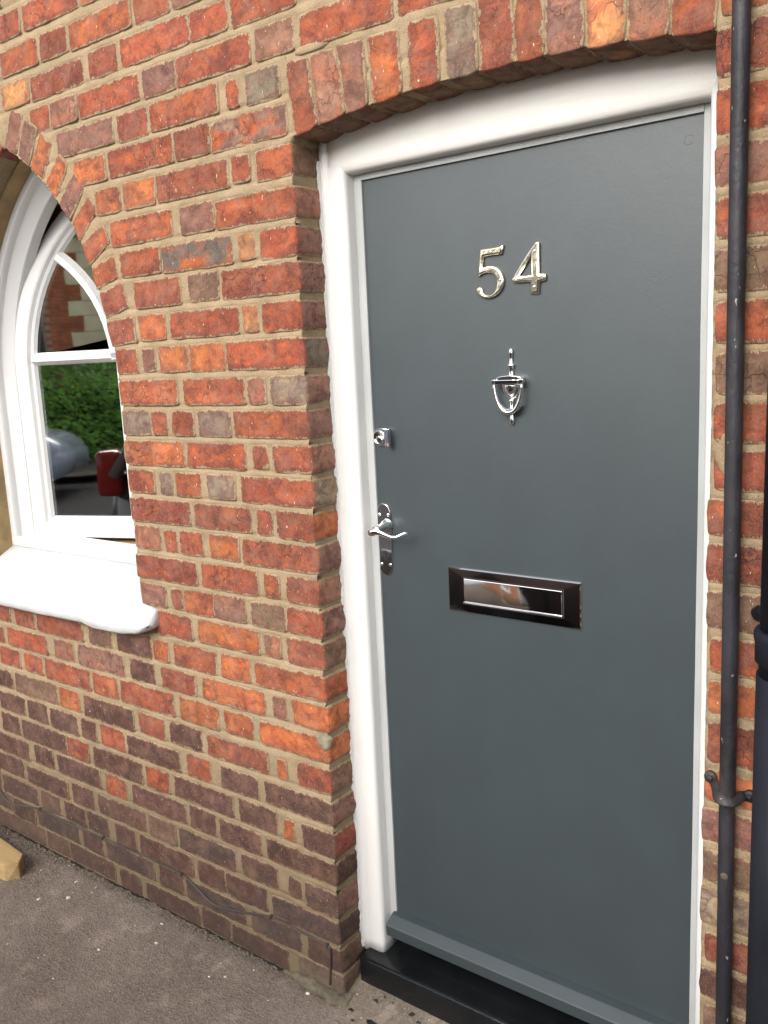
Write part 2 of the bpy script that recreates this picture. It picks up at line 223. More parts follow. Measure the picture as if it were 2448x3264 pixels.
def mat_brick():
    m, nt_, b = newmat("old_brick"); g = N(nt_)
    geo = g.n('ShaderNodeNewGeometry'); pos0 = geo.outputs['Position']
    oi = g.n('ShaderNodeObjectInfo')
    off = g.n('ShaderNodeVectorMath', operation='MULTIPLY_ADD'); g.l(oi.outputs['Random'], off.inputs[0])
    off.inputs[1].default_value = (31.7, 17.3, 53.1); g.l(pos0, off.inputs[2]); pos = off.outputs[0]
    def att(n, t='OBJECT'):
        a = g.n('ShaderNodeAttribute', attribute_type=t, attribute_name=n); return a
    ca = att('col_a').outputs['Color']; cb = att('col_b').outputs['Color']; cs = att('col_c').outputs['Color']
    edge = att('edge', 'GEOMETRY').outputs['Fac']; side = att('side', 'GEOMETRY').outputs['Fac']
    stretch = g.scale(pos, (1, 1, 1.6))
    f1 = g.noise(stretch, 11, 5, .6, .6)
    base = g.mix(g.ramp(f1, .44, .60), ca, cb)
    base = g.mix(side, base, g.mix(g.ramp(g.noise(pos, 16, 4), .55, .75), cs, ca))
    # mottling at two sizes
    f2 = g.noise(pos, 30, 6, .68, .8)
    base = g.mix(g.ramp(f2, .36, .58), g.mix(.60, base, (.060, .024, .022)), base)
    f5 = g.noise(stretch, 17, 4, .6, .9)
    base = g.mix(g.math('MULTIPLY', g.ramp(f5, .55, .70), .62), base, g.mix(1.0, base, (1.75, 1.65, 1.35), 'MULTIPLY'))
    f3 = g.noise(pos, 300, 3, .7)
    base = g.mix(g.math('MULTIPLY', g.ramp(f3, .42, .68), .22), base, g.mix(.45, base, (.75, .40, .22)))
    # soot film
    f4 = g.noise(stretch, 8.5, 5, .65, .9)
    base = g.mix(g.math('MULTIPLY', g.ramp(f4, .54, .68), .48), base, (.085, .045, .040))
    f6 = g.noise(pos, 21, 5, .7, .3)
    base = g.mix(g.math('MULTIPLY', g.ramp(f6, .42, .7), .30), base, (.36, .20, .145))
    # fine cracks
    dv = g.n('ShaderNodeVectorMath', operation='MULTIPLY_ADD'); nn = g.n('ShaderNodeTexNoise'); g.l(pos, nn.inputs['Vector']); nn.inputs['Scale'].default_value = 40
    g.l(nn.outputs['Color'], dv.inputs[0]); dv.inputs[1].default_value = (.03, .03, .03); g.l(pos, dv.inputs[2])
    vo = g.n('ShaderNodeTexVoronoi', feature='DISTANCE_TO_EDGE'); g.l(dv.outputs[0], vo.inputs['Vector']); vo.inputs['Scale'].default_value = 40
    crack = g.math('MULTIPLY', g.ramp(vo.outputs['Distance'], .0, .045, inv=True), g.ramp(g.noise(pos, 12, 3), .47, .56))
    crack = g.math('MULTIPLY', crack, g.ramp(oi.outputs['Random'], .45, .6))
    base = g.mix(g.math('MULTIPLY', crack, .65), base, (.035, .018, .016))
    # lime specks and old drips
    sp = g.noise(g.scale(pos, (1, 1, .45)), 210, 2, .5)
    base = g.mix(g.math('MULTIPLY', g.ramp(sp, .715, .75), .75), base, (.62, .50, .40))
    dk = g.noise(pos, 260, 2, .5)
    base = g.mix(g.math('MULTIPLY', g.ramp(dk, .68, .74), .7), base, (.03, .02, .02))
    # mortar smeared over the brick edges
    mc, mh = mortar_nodes(g, pos0)
    e1 = g.math('MULTIPLY', g.math('SUBTRACT', g.noise(pos, 55, 5, .70), .5), .025)
    e2 = g.math('MULTIPLY', g.math('SUBTRACT', g.noise(g.scale(pos, (1, 1, .35)), 360, 3, .65), .5), .016)
    ee = g.math('ADD', edge, g.math('ADD', e1, e2))
    sm = g.ramp(ee, .0026, .0037, inv=True)
    dust = g.math('MULTIPLY', g.ramp(ee, .004, .014, inv=True), .42)
    base = g.mix(dust, base, (.13, .055, .04))
    # grime splashed up near the pavement
    sep = g.n('ShaderNodeSeparateXYZ'); g.l(pos0, sep.inputs[0])
    zz = g.math('ADD', sep.outputs[2], g.math('MULTIPLY', g.noise(pos0, 4, 4), .4))
    base = g.mix(g.math('MULTIPLY', g.ramp(zz, .16, .62, inv=True), .60), base, (.058, .043, .034))
    col = g.mix(sm, base, mc)
    g.l(col, b.inputs['Base Color']); b.inputs['Roughness'].default_value = .9; b.inputs['Specular IOR Level'].default_value = .2
    h1 = g.noise(pos, 38, 6, .68, .3)
    hh = g.math('SUBTRACT', h1, g.math('MULTIPLY', crack, .35))
    hh = g.math('ADD', hh, g.math('MULTIPLY', sm, .10))
    n1 = g.bump(hh, .0026, .7)
    g.l(g.bump(g.noise(pos, 380, 3, .7), .0007, .7, n1), b.inputs['Normal'])
    return m
BRICK = mat_brick(); MORT = mat_mortar()

def mat_paint(name, col, rough, streak=(1, 1, 1), amt=.06, bd=.0004, bs=140, dirt=None, spec=.5, chips=False):
    m, nt_, b = newmat(name); g = N(nt_); pos = g.n('ShaderNodeNewGeometry').outputs['Position']
    f = g.noise(g.scale(pos, streak), 9, 5, .6)
    c = g.mix(g.ramp(f, .35, .65), tuple(x * (1 - amt) for x in col), tuple(min(1, x * (1 + amt)) for x in col))
    sp = g.noise(pos, 330, 1, .5)
    c = g.mix(g.math('MULTIPLY', g.ramp(sp, .775, .80), .6), c, tuple(x * .45 for x in col))
    if dirt: c = g.mix(g.math('MULTIPLY', g.ramp(g.noise(g.scale(pos, streak), 7, 5, .7), .5, .72), .55), c, dirt)
    if chips: c = g.mix(g.math('MULTIPLY', g.ramp(g.noise(g.scale(pos, (1, 1, .5)), 170, 2, .5), .73, .76), .7), c, (.36, .34, .31))
    g.l(c, b.inputs['Base Color']); b.inputs['Roughness'].default_value = rough; b.inputs['Specular IOR Level'].default_value = spec
    n1 = g.bump(g.noise(g.scale(pos, streak), 30, 4, .6), bd * 2.5, .6)
    g.l(g.bump(g.noise(g.scale(pos, streak), bs, 4, .6), bd, .8, n1), b.inputs['Normal'])
    return m
WHITE = mat_paint("white_gloss_paint", (.62, .62, .61), .28, (1, 1, .12), .02, .0005, 160)
WHITEH = mat_paint("white_gloss_paint_on_head", (.70, .68, .645), .32, (.10, 1, 1), .03, .0007, 160, dirt=(.50, .42, .31))
UPVC = simple("white_plastic", (.63, .63, .63), .25, bumpd=.0001, bscale=30, var=.015)
SILL = mat_paint("white_masonry_paint", (.50, .505, .51), .6, (1, 1, 1), .015, .0022, 45)
STRIP = mat_paint("grey_primed_stop", (.36, .37, .37), .6, (1, 1, .4), .08, .0005, 200)
DOOR = mat_paint("slate_grey_satin_paint", (.029, .040, .046), .46, (1, 1, .8), .05, .0002, 260, spec=.85)
BLACKP = mat_paint("black_gloss_paint", (.007, .008, .009), .20, (1, 1, 1), .2, .0008, 60, spec=.32)
PIPE = mat_paint("worn_black_pipe_paint", (.022, .021, .026), .50, (1, 1, .6), .4, .0015, 170, spec=.35, dirt=(.075, .062, .055), chips=True)
PIPE2 = mat_paint("black_downpipe_paint", (.008, .009, .014), .5, (1, 1, .5), .3, .0008, 120, spec=.25)
CHROME = simple("polished_chrome", (.86, .86, .87), .035, 1.0, bumpd=.0004, bscale=18, bdet=0)
CHROMED = simple("dark_polished_chrome", (.70, .69, .69), .03, 1.0, bumpd=.0019, bscale=7, bdet=.6)
NICKEL = simple("polished_number_metal", (1.0, .93, .74), .18, 1.0, bumpd=.0009, bscale=60)
DARK = simple("dark_recess", (.012, .011, .011), .7)
TAN = simple("tan_render", (.32, .225, .11), .95, bumpd=.0012, bscale=160, var=.2, vscale=20)
RUBBER = simple("black_cable_sheath", (.050, .041, .036), .6, bumpd=.0003, bscale=90, var=.3)
TIMBER = mat_paint("pale_timber", (.40, .275, .125), .8, (.12, 1, 1), .22, .0012, 120, dirt=(.20, .12, .05))
def mat_ground(name, a, b_, c_, specks=.79, rough=.95, bd=.0035):
    m, nt_, b = newmat(name); g = N(nt_); pos = g.n('ShaderNodeNewGeometry').outputs['Position']
    f = g.noise(pos, 3.5, 5, .6); c = g.mix(g.ramp(f, .35, .65), a, b_)
    vo = g.n('ShaderNodeTexVoronoi'); g.l(pos, vo.inputs['Vector']); vo.inputs['Scale'].default_value = 190
    r = g.n('ShaderNodeSeparateColor'); g.l(vo.outputs['Color'], r.inputs[0])
    c = g.mix(g.math('MULTIPLY', g.ramp(r.outputs[0], .3, 1), .38), c, c_)
    c = g.mix(g.math('MULTIPLY', g.ramp(r.outputs[1], .55, 1), .35), c, tuple(x * .45 for x in a))
    c = g.mix(g.math('MULTIPLY', g.ramp(g.noise(pos, 14, 4, .6), .55, .7), .35), c, tuple(min(1, x * 1.7) for x in b_))
    sp = g.noise(pos, 130, 1, .5); c = g.mix(g.math('MULTIPLY', g.ramp(sp, specks, specks + .02), .8), c, (.55, .48, .40))
    g.l(c, b.inputs['Base Color']); b.inputs['Roughness'].default_value = rough; b.inputs['Specular IOR Level'].default_value = .25
    n0 = g.bump(g.noise(pos, 25, 5, .6), bd * 2, .6)
    g.l(g.bump(vo.outputs['Distance'], bd * .5, .9, n0), b.inputs['Normal']); return m
TARMAC = mat_ground("weathered_tarmac", (.152, .118, .097), (.205, .165, .138), (.28, .23, .19))
CONC = mat_ground("old_concrete", (.135, .108, .084), (.19, .155, .122), (.25, .21, .17), .72, .9, .002)
ROADM = mat_ground("road_asphalt", (.055, .052, .050), (.075, .07, .066), (.12, .11, .10))
GRIT = simple("loose_grit", (.17, .13, .10), .9, var=.6, vscale=120)
CHIP = simple("pale_stone_chips", (.62, .55, .47), .8, var=.25, vscale=50)
CEMENT = simple("cement_splash", (.115, .095, .066), .95, bumpd=.004, bscale=70, var=.4, vscale=26)
GREEN = simple("weed_leaf", (.07, .16, .03), .5, var=.3, vscale=90)
FLECK = simple("black_paint_drips", (.015, .015, .016), .4)
def mat_glass():
    m = bpy.data.materials.new("window_glass"); m.use_nodes = True; nt_ = m.node_tree; nt_.nodes.clear(); g = N(nt_)
    out = g.n('ShaderNodeOutputMaterial'); tr = g.n('ShaderNodeBsdfTransparent'); tr.inputs[0].default_value = (.80, .83, .82, 1)
    gl = g.n('ShaderNodeBsdfGlossy'); gl.inputs['Roughness'].default_value = .022; gl.inputs['Color'].default_value = (.95, .96, .96, 1)
    fr = g.n('ShaderNodeFresnel'); fr.inputs['IOR'].default_value = 1.5
    f = g.math('ADD', g.math('MULTIPLY', fr.outputs[0], 3.0), .38, True)
    pos = g.n('ShaderNodeNewGeometry').outputs['Position']
    g.l(g.bump(g.noise(pos, 3, 2), .0006, .5), gl.inputs['Normal'])
    mx = g.n('ShaderNodeMixShader'); g.l(f, mx.inputs[0]); g.l(tr.outputs[0], mx.inputs[1]); g.l(gl.outputs[0], mx.inputs[2]); g.l(mx.outputs[0], out.inputs[0])
    return m
GLASS = mat_glass()

# ------------------------------------------------------------------ shapes of the two openings
DX0, DX1 = 0.0, 0.818
def arch_z(x): return 1.970 - .030 * ((x - .41) / .41) ** 2
WXC, WA, WR, WZS, WZB = -1.005, .385, .724, 1.45, .86
def lancet(n, xc=WXC, a=WA, Rr=WR, zs=WZS, zb=WZB, N_=14):
    """closed-at-top pointed path, offset inwards by n: list of (x,z), left foot to right foot"""
    r = Rr - n; cl = xc - a + Rr; pts = [(xc - a + n, zb), (xc - a + n, zs)]
    amax = math.acos(min(1, (cl - xc) / r))
    for i in range(1, N_ + 1):
        t = amax * i / N_; pts.append((cl - r * math.cos(t), zs + r * math.sin(t)))
    right = [(2 * xc - x, z) for x, z in pts[:-1]][::-1]
    return pts + right
def in_window(x, z, m=0.0):
    if z < WZB - m: return False
    if z < WZS: return abs(x - WXC) < WA + m
    cl = WXC - WA + WR; dx = abs(x - WXC); return math.hypot(dx + (cl - WXC), z - WZS) < WR + m
def in_door(x, z, m=0.0): return DX0 - m < x < DX1 + m and z < arch_z(x) + m

# ================================================================== GROUND
g_ = []
def ground_h(x, y):
    h = .009 - .012 * max(0, -y - .05) + .003 * noise.noise(Vector((x * 5, y * 5, 0))) + .0016 * noise.noise(Vector((x * 23, y * 23, 4)))
    return h
xs = list(np.arange(-2.6, 1.4, .02)); ys = list(np.arange(-1.0, .1001, .02)); vs = []; fs = []
for y in ys:
    for x in xs:
        h = ground_h(x, y)
        if y > -.035: h -= .012 * max(0, (y + .035) / .035) * (1 + noise.noise(Vector((x * 40, y * 30, 2)))) * .5
        vs.append((x, y, h - (.05 if y > .03 else 0)))
nx = len(xs)
for j in range(len(ys) - 1):
    for i in range(nx - 1): fs.append((j * nx + i, j * nx + i + 1, (j + 1) * nx + i + 1, (j + 1) * nx + i))
pav = link('pavement', mesh(vs, fs), TARMAC, smooth=True); tag(pav, kind='structure')
def sheet(name, x0, x1, y0, y1, z, mat):
    return tag(link(name, mesh([(x0, y0, z), (x1, y0, z), (x1, y1, z), (x0, y1, z)], [(0, 1, 2, 3)]), mat), kind='structure')
sheet('pavement', -60, 60, -2.05, .1, -.012, TARMAC)
sheet('road', -60, 60, -10.2, -2.2, -.13, ROADM)
sheet('ground', -120, 120, -120, 60, -.14, TARMAC)
for i in range(-12, 13):
    kb = link('kerb', box(i * .915, i * .915 + .905, -2.2, -2.05, -.2, -.006, .012), CONC); tag(kb, kind='structure')

# concrete apron in front of the step
vs = []; fs = []; XN, YN = 60, 26
def edge_y(x): return -.66 * (x + .017) + .010 * noise.noise(Vector((x * 30, 0, 0)))
for i in range(XN + 1):
    x = -.017 + .8 * i / XN
    for j in range(YN + 1):
        y0, y1 = edge_y(x), .30
        y = y0 + (y1 - y0) * (j / YN)
        z = ground_h(x, y) + .004 * min(1, j / 2) + .42 * max(0, min(y, .075) + .012) + .0012 * noise.noise(Vector((x * 45, y * 45, 9)))
        vs.append((x, y, z))
for i in range(XN):
    for j in range(YN): a = i * (YN + 1) + j; fs.append((a, a + YN + 1, a + YN + 2, a + 1))
ap = link('concrete_apron', mesh(vs, fs), CONC, smooth=True); tag(ap, kind='structure')

# ================================================================== BRICK WALL
wall = empty('brick_wall', (0, 0, 0), label='weathered red brick wall of old house laid in sandy mortar round door and arched window', cat='wall')
PAL = {'r': ((.34, .078, .034), (.235, .050, .028)), 'R': ((.18, .105, .080), (.36, .075, .025)), 'o': ((.42, .115, .042), (.33, .078, .033)),
       'O': ((.47, .130, .040), (.38, .085, .030)), 'd': ((.205, .050, .032), (.27, .066, .032)), 'b': ((.185, .092, .074), (.23, .090, .064)),
       'k': ((.045, .026, .024), (.080, .036, .028)), 'K': ((.042, .038, .038), (.068, .048, .042)), 'g': ((.235, .180, .125), (.18, .125, .095)),
       'p': ((.25, .115, .078), (.31, .10, .060)), 'y': ((.50, .205, .080), (.42, .13, .055)), 'n': ((.165, .098, .064), (.125, .068, .048)),
       'Q': ((.11, .10, .085), (.36, .09, .033)), 'G': ((.12, .11, .085), (.17, .13, .095)), 'D': ((.085, .042, .035), (.062, .036, .032))}
def brick_mesh(q, seed, depth=.1, flags='', proud=None, vis=None):
    """q = TL, TR, BR, BL in (x,z). flags: R right end shows on a reveal, B underside shows, L left end shows"""
    TL, TR, BR, BL = [Vector(a) for a in q]; g_ = .0022
    gl, gr, gb, gt = (0 if 'L' in flags else g_), (0 if 'R' in flags else g_), (0 if 'B' in flags else g_), g_
    ux = (TR - TL).normalized(); uz = (TL - BL).normalized()
    TL = TL - ux * gl + uz * gt; TR = TR + ux * gr + uz * gt; BR = BR + ux * gr - uz * gb; BL = BL - ux * gl - uz * gb
    W = ((TR - TL).length + (BR - BL).length) / 2; H = ((TL - BL).length + (TR - BR).length) / 2
    def lines(Ln, step):
        e = [0, .0025, .007]
        n = max(1, int(round((Ln - .014) / step)))
        mid = [.007 + (Ln - .014) * i / n for i in range(1, n)]
        return [a / Ln for a in e + mid + [Ln - .007, Ln - .0025, Ln]]
    us = lines(W, .016); vs_ = lines(H, .014); nu, nv = len(us), len(vs_)
    S = Vector((seed * 13.7, seed * 7.1, seed * 3.3)); pr = proud if proud is not None else .0002 + .0018 * ((seed * 0.618) % 1)
    tx = (((seed * 0.377) % 1) - .5) * .004; tz = (((seed * 0.731) % 1) - .5) * .003
    V = []; E = []; SD = []
    for j, v in enumerate(vs_):
        for i, u in enumerate(us):
            P = (BL * (1 - u) + BR * u) * (1 - v) + (TL * (1 - u) + TR * u) * v
            dl, dr, db, dt = u * W, (1 - u) * W, v * H, (1 - v) * H
            e = min(dl, dr, db, dt); p3 = Vector((P.x, 0, P.y)) + S
            jx = .0016 * noise.noise(p3 * 40) + .0010 * noise.noise(p3 * 120); jz = .0015 * noise.noise(p3 * 43 + Vector((5, 5, 5))) + .001 * noise.noise(p3 * 130)
            # rounded / knocked corners
            cx = min(dl, dr); cz = min(db, dt); cr = math.exp(-(cx + cz) / .006) * .0035
            jx += cr * (1 if dl < dr else -1); jz += cr * (1 if db < dt else -1)
            y = -pr + .0014 * math.exp(-e / .0020) + .0020 * noise.noise(p3 * 24) + .0015 * noise.noise(p3 * 70) + tx * (u - .5) + tz * (v - .5)
            if 'R' in flags and dr < .02: y += .0015 * math.exp(-dr / .003); jx += .0015 * noise.noise(p3 * 60)
            V.append((P.x + jx, y, P.y + jz))
            cand = [dt]
            if 'B' not in flags: cand.append(db)
            if 'R' not in flags: cand.append(dr)
            if 'L' not in flags: cand.append(dl)
            E.append(min(cand)); SD.append(0.0)
    F = [(j * nu + i, j * nu + i + 1, (j + 1) * nu + i + 1, (j + 1) * nu + i) for j in range(nv - 1) for i in range(nu - 1)]
    # boundary ring, counter-clockwise seen from the front: bottom, right, top, left
    ring = [(i, 0) for i in range(nu)] + [(nu - 1, j) for j in range(1, nv)] + [(i, nv - 1) for i in range(nu - 2, -1, -1)] + [(0, j) for j in range(nv - 2, 0, -1)]
    prev = [j * nu + i for i, j in ring]; n = len(ring)
    for d in ((.006, .03, .06, depth) if flags else (.012, depth)):
        cur = []
        for i, j in ring:
            x, y, z = V[j * nu + i]; p3 = Vector((x, d, z)) + S; o = .0012 * noise.noise(p3 * 50)
            xo = zo = 0
            if i == nu - 1: xo = .0012 + o
            if i == 0: xo = -.0012 - o
            if j == 0: zo = -.0012 - o
            if j == nv - 1: zo = .0012 + o
            cur.append(len(V)); V.append((x + xo, d, z + zo))
            u, v = us[i], vs_[j]; e = 0
            if 'R' in flags and i == nu - 1: e = min(v, 1 - v) * H
            elif 'B' in flags and j == 0: e = min(u, 1 - u) * W
            E.append(e); SD.append(1.0)
        for k in range(n): k2 = (k + 1) % n; F.append((prev[k2], prev[k], cur[k], cur[k2]))
        prev = cur
    me = bpy.data.meshes.new('brick'); me.from_pydata(V, [], F); me.update()
    a = me.attributes.new('edge', 'FLOAT', 'POINT'); a.data.foreach_set('value', E)
    a = me.attributes.new('side', 'FLOAT', 'POINT'); a.data.foreach_set('value', SD)
    me.polygons.foreach_set('use_smooth', [True] * len(me.polygons))
    return me
def colour(o, c, rnd, cside=None):
    a, b = PAL[c]; k = rnd.uniform(.86, 1.14); h = rnd.uniform(.93, 1.07)
    k *= .90
    o['col_a'] = [a[0] * k, a[1] * k * h * 1.12, a[2] * k * 1.15]; o['col_b'] = [b[0] * k, b[1] * k * h * 1.12, b[2] * k * 1.15]
    s = PAL[cside][0] if cside else a; o['col_c'] = [s[0] * 1.35, s[1] * 1.45, s[2] * 1.45] if not cside or cside != 'k' else list(s)
nb = 0; RECTS = []; POLYS = []
def add_brick(q, c, flags='', cside=None, depth=.1, proud=None):
    global nb; nb += 1; POLYS.append(q)
    o = link('brick', brick_mesh(q, nb, depth, flags, proud), BRICK, wall); colour(o, c, rng, cside); return o
def rect(x0, x1, z0, z1): return [(x0, z1), (x1, z1), (x1, z0), (x0, z0)]
REV = {0: 'b', 1: 'n', 2: 'p', 3: 'b', 4: 'b', 5: 'b', 6: 'G', 7: 'b', 8: 'b', 9: 'p', 10: 'g', 11: 'o', 12: 'b', 13: 'p', 14: 'b', 15: 'n', 16: 'r', 17: 'o', 18: 'o', 19: 'n', 20: 'b', 21: 'd', 22: 'k', 23: 'b', 24: 'k', 25: 'n', 26: 'n'}
for x0, x1, z0, z1, c in D['bricks']:
    zm = (z0 + z1) / 2; fl = ''; cs = None
    if x1 > -.02 and zm < 1.94: fl = 'R'; x1 = .001 + rng.uniform(-.003, .002); cs = REV.get(int(round((1.932 - zm) / .0745 + .5)), 'b')
    if x0 < -.6 and -.66 < x0 and zm > .9 and zm < 1.56: x0 = max(x0, -.621)
    if zm > 1.0 and c == 'k': c = 'G'
    if zm < .52 and c == 'd': c = 'D'
    if zm < .52 and c == 'b': c = 'D'
    if zm < .26 and c in 'Dbk': c = rng.choice('kDK')
    RECTS.append((x0, x1, z0, z1))
    add_brick(rect(x0, x1, z0, z1), c, fl, cs)
# right of the door: one brick end per course, running on behind the pipes
ZR = [2.023, 1.948, 1.867, 1.788, 1.717, 1.643, 1.567, 1.492, 1.416, 1.343, 1.268, 1.197, 1.121, 1.045, .972, .902, .818, .748, .674, .603, .522, .451, .382, .31, .238, .165, .092, .02]
CR = 'odrbdnrnrdddnrodObngdknkndk'
for i in range(len(ZR) - 1):
    z1 = ZR[i] - .0075; z0 = ZR[i + 1] + .0075; ln = (.105, .218)[i % 2]; x0 = .822 + rng.uniform(-.006, .004)
    RECTS.append((x0, x0 + ln, z0, z1)); add_brick(rect(x0, x0 + ln, z0, z1), CR[i % len(CR)], 'L')
    if ln < .2: RECTS.append((x0 + ln + .012, x0 + ln + .23, z0, z1)); add_brick(rect(x0 + ln + .012, x0 + ln + .23, z0, z1), 'd')
# flat-topped segmental arch over the door
AX = [(.013, .070, -.002, .054), (.075, .139, .061, .122), (.145, .193, .128, .188), (.208, .270, .200, .267), (.292, .351, .289, .350), (.368, .427, .365, .425),
      (.433, .495, .431, .493), (.500, .548, .499, .548), (.554, .616, .555, .617), (.621, .682, .624, .685), (.688, .748, .693, .753), (.753, .815, .760, .824)]
for (b0, b1, t0, t1), c in zip(AX, 'dpporgdobypr'):
    zt = 2.078 + rng.uniform(-.003, .003)
    add_brick([(t0, zt), (t1, zt - .002), (b1, arch_z(b1) - .002), (b0, arch_z(b0) - .004)], c, 'B', 'n', depth=.094, proud=.003 + rng.uniform(0, .002))
    RECTS.append((min(b0, t0), max(b1, t1), 1.95, 2.08))
# pointed arch round the window: right half as seen, left half mirrored
for q, c in D['wvous']:
    add_brick([tuple(a) for a in (q[0], q[1], q[2], q[3])], c, 'B', 'k', proud=.002)
    RECTS.append((min(a[0] for a in q), max(a[0] for a in q), min(a[1] for a in q), max(a[1] for a in q)))
for q, c in D['wvous']:
    m = [(2 * WXC - a[0], a[1]) for a in q]
    add_brick([m[1], m[0], m[3], m[2]], rng.choice('rdbr'), 'B', 'd', proud=.003, depth=.062)
    RECTS.append((min(a[0] for a in m), max(a[0] for a in m), min(a[1] for a in m), max(a[1] for a in m)))
# left reveal of the window: brick ends
z = .90
while z < 1.56:
    ln = rng.choice((.1, .215)); q = rect(WXC - WA - ln, WXC - WA - .001, z, z + .062)
    if not any(a[0] < q[1][0] and a[1] > q[0][0] and a[2] < z + .06 and a[3] > z for a in RECTS):
        add_brick(q, rng.choice('rdb'), 'R', 'd', depth=.062); RECTS.append((q[0][0], q[1][0], z, z + .062))
    z += .0745
# bricks outside the photograph so that the wall goes on: one joined part
VIEW = [(-.93, 2.46), (.90, 1.99), (.95, .36), (.12, -.1), (-.55, -.1), (-1.62, -.1), (-1.30, .8)]
bucket = [([], [], []) for _ in range(4)]
for ci, zc in enumerate([.043, .111, .18, .255, .332, .403, .481, .558, .637, .709, .782, .86, .931, 1.004, 1.08, 1.151, 1.224, 1.297, 1.371, 1.444, 1.522, 1.598, 1.675, 1.747, 1.823, 1.902, 1.98, 2.052, 2.127, 2.205, 2.283, 2.369] + [2.445 + .076 * i for i in range(10)]):
    x = -3.2 + rng.uniform(0, .3); k = ci
    while x < 2.0:
        ln = .215 if k % 2 else .103; k += 1
        x0, x1, z0, z1 = x, x + ln, zc - .030, zc + .030; x += ln + .011
        if any(a < x1 + .006 and b > x0 - .006 and c_ < z1 and d_ > z0 for a, b, c_, d_ in RECTS): continue
        if any(in_door(a, b, .012) for a in (x0, x1, (x0 + x1) / 2) for b in (z0, z1)): continue
        if any(in_window(a, b, .11) for a in (x0, x1, (x0 + x1) / 2) for b in (z0, z1)): continue
        if in_window((x0 + x1) / 2, z1, .11): continue
        # keep clear of the part of the wall the photograph shows
        def inside(px, pz):
            r = False; n = len(VIEW)
            for i in range(n):
                (ax, az), (bx, bz) = VIEW[i], VIEW[(i + 1) % n]
                if (az > pz) != (bz > pz) and px < (bx - ax) * (pz - az) / (bz - az) + ax: r = not r
            return r
        if inside(x0, zc) or inside(x1, zc) or inside((x0 + x1) / 2, zc): continue
        vv, ff, ee = bucket[rng.choice((0, 0, 0, 1, 1, 2, 3))]; b0 = len(vv)
        for (a, b) in ((x0, z0), (x1, z0), (x1, z1), (x0, z1)): vv.append((a, .001, b)); ee.append(0)
        for (a, b) in ((x0 + .005, z0 + .005), (x1 - .005, z0 + .005), (x1 - .005, z1 - .005), (x0 + .005, z1 - .005)): vv.append((a, -.0055, b)); ee.append(.006)
        ff += [(b0 + 4, b0 + 5, b0 + 6, b0 + 7)] + [(b0 + i, b0 + (i + 1) % 4, b0 + 4 + (i + 1) % 4, b0 + 4 + i) for i in range(4)]
for (vv, ff, ee), c in zip(bucket, 'rdob'):
    me = mesh(vv, ff); a = me.attributes.new('edge', 'FLOAT', 'POINT'); a.data.foreach_set('value', ee)
    o = link('outer_brickwork', me, BRICK, wall); colour(o, c, rng); o['kind'] = 'stuff'

# ---- mortar body of the wall: one sheet with the joints cut and struck
def vnoise(X, Z, s, seed):
    x = X * s; z = Z * s; xi = np.floor(x).astype(int); zi = np.floor(z).astype(int); fx = x - xi; fz = z - zi
    fx = fx * fx * (3 - 2 * fx); fz = fz * fz * (3 - 2 * fz)
    def h(a, b):
        n = (a * 374761393 + b * 668265263 + seed * 1442695) & 0x7fffffff; n = ((n ^ (n >> 13)) * 1274126177) & 0x7fffffff
        return ((n ^ (n >> 16)) & 0xffff) / 65535.0
    return (h(xi, zi) * (1 - fx) + h(xi + 1, zi) * fx) * (1 - fz) + (h(xi, zi + 1) * (1 - fx) + h(xi + 1, zi + 1) * fx) * fz
xs = np.concatenate([np.arange(-3.2, -1.7, .05), np.arange(-1.7, -.0035, .0085), [-.0035], np.arange(.006, .82, .0085), [.8205], np.arange(.83, 1.0, .0085), np.arange(1.0, 2.0, .05)])
zs = np.concatenate([np.arange(-.05, 2.5, .0042), np.arange(2.5, 3.2, .05)])
X, Z = np.meshgrid(xs, zs)
COUR = [.043, .111, .18, .255, .332, .403, .481, .558, .637, .709, .782, .86, .931, 1.004, 1.08, 1.151, 1.224, 1.297, 1.371, 1.444, 1.522, 1.598, 1.675, 1.747, 1.823, 1.902, 1.98, 2.052, 2.127, 2.205, 2.283, 2.369, 2.445]
Y = np.full(X.shape, .0002)
for i in range(len(COUR) - 1):
    lo, hi = COUR[i] + .031, COUR[i + 1] - .031
    t = np.clip((Z - lo) / (hi - lo), 0, 1); m = (Z > lo - .004) & (Z < hi + .004)
    Y = np.where(m, -.0002 + .0040 * t * t * t * (X < .4), Y)
Y += (vnoise(X, Z, 90, 1) - .5) * .0022 + (vnoise(X, Z, 34, 2) - .5) * .0026 + (vnoise(X, Z, 230, 3) - .5) * .0010
for q in POLYS:                                   # keep the mortar behind the brick faces
    cxq, czq = sum(a[0] for a in q) / 4, sum(a[1] for a in q) / 4
    m = np.ones(X.shape, bool); m2 = np.ones(X.shape, bool)
    for (ax, az), (bx_, bz_) in zip(q, q[1:] + q[:1]):
        L_ = math.hypot(bx_ - ax, bz_ - az); d_ = ((bx_ - ax) * (Z - az) - (bz_ - az) * (X - ax)) / L_
        if (bx_ - ax) * (czq - az) - (bz_ - az) * (cxq - ax) < 0: d_ = -d_
        m &= d_ > -.0005; m2 &= d_ > .0075
    Y[m] = .0022; Y[m2] = .012
dx_in = np.vectorize(lambda x, z: in_door(x, z))(X, Z); wx_in = np.vectorize(lambda x, z: in_window(x, z))(X, Z)
ins = dx_in | wx_in
nz, nx = X.shape; keep = np.zeros((nz - 1, nx - 1), bool)
out = ~ins; keep = out[:-1, :-1] | out[1:, :-1] | out[:-1, 1:] | out[1:, 1:]
used = np.zeros((nz, nx), bool)
for a, b in ((0, 0), (1, 0), (0, 1), (1, 1)): used[a:nz - 1 + a, b:nx - 1 + b] |= keep
XX, ZZ = X.copy(), Z.copy()
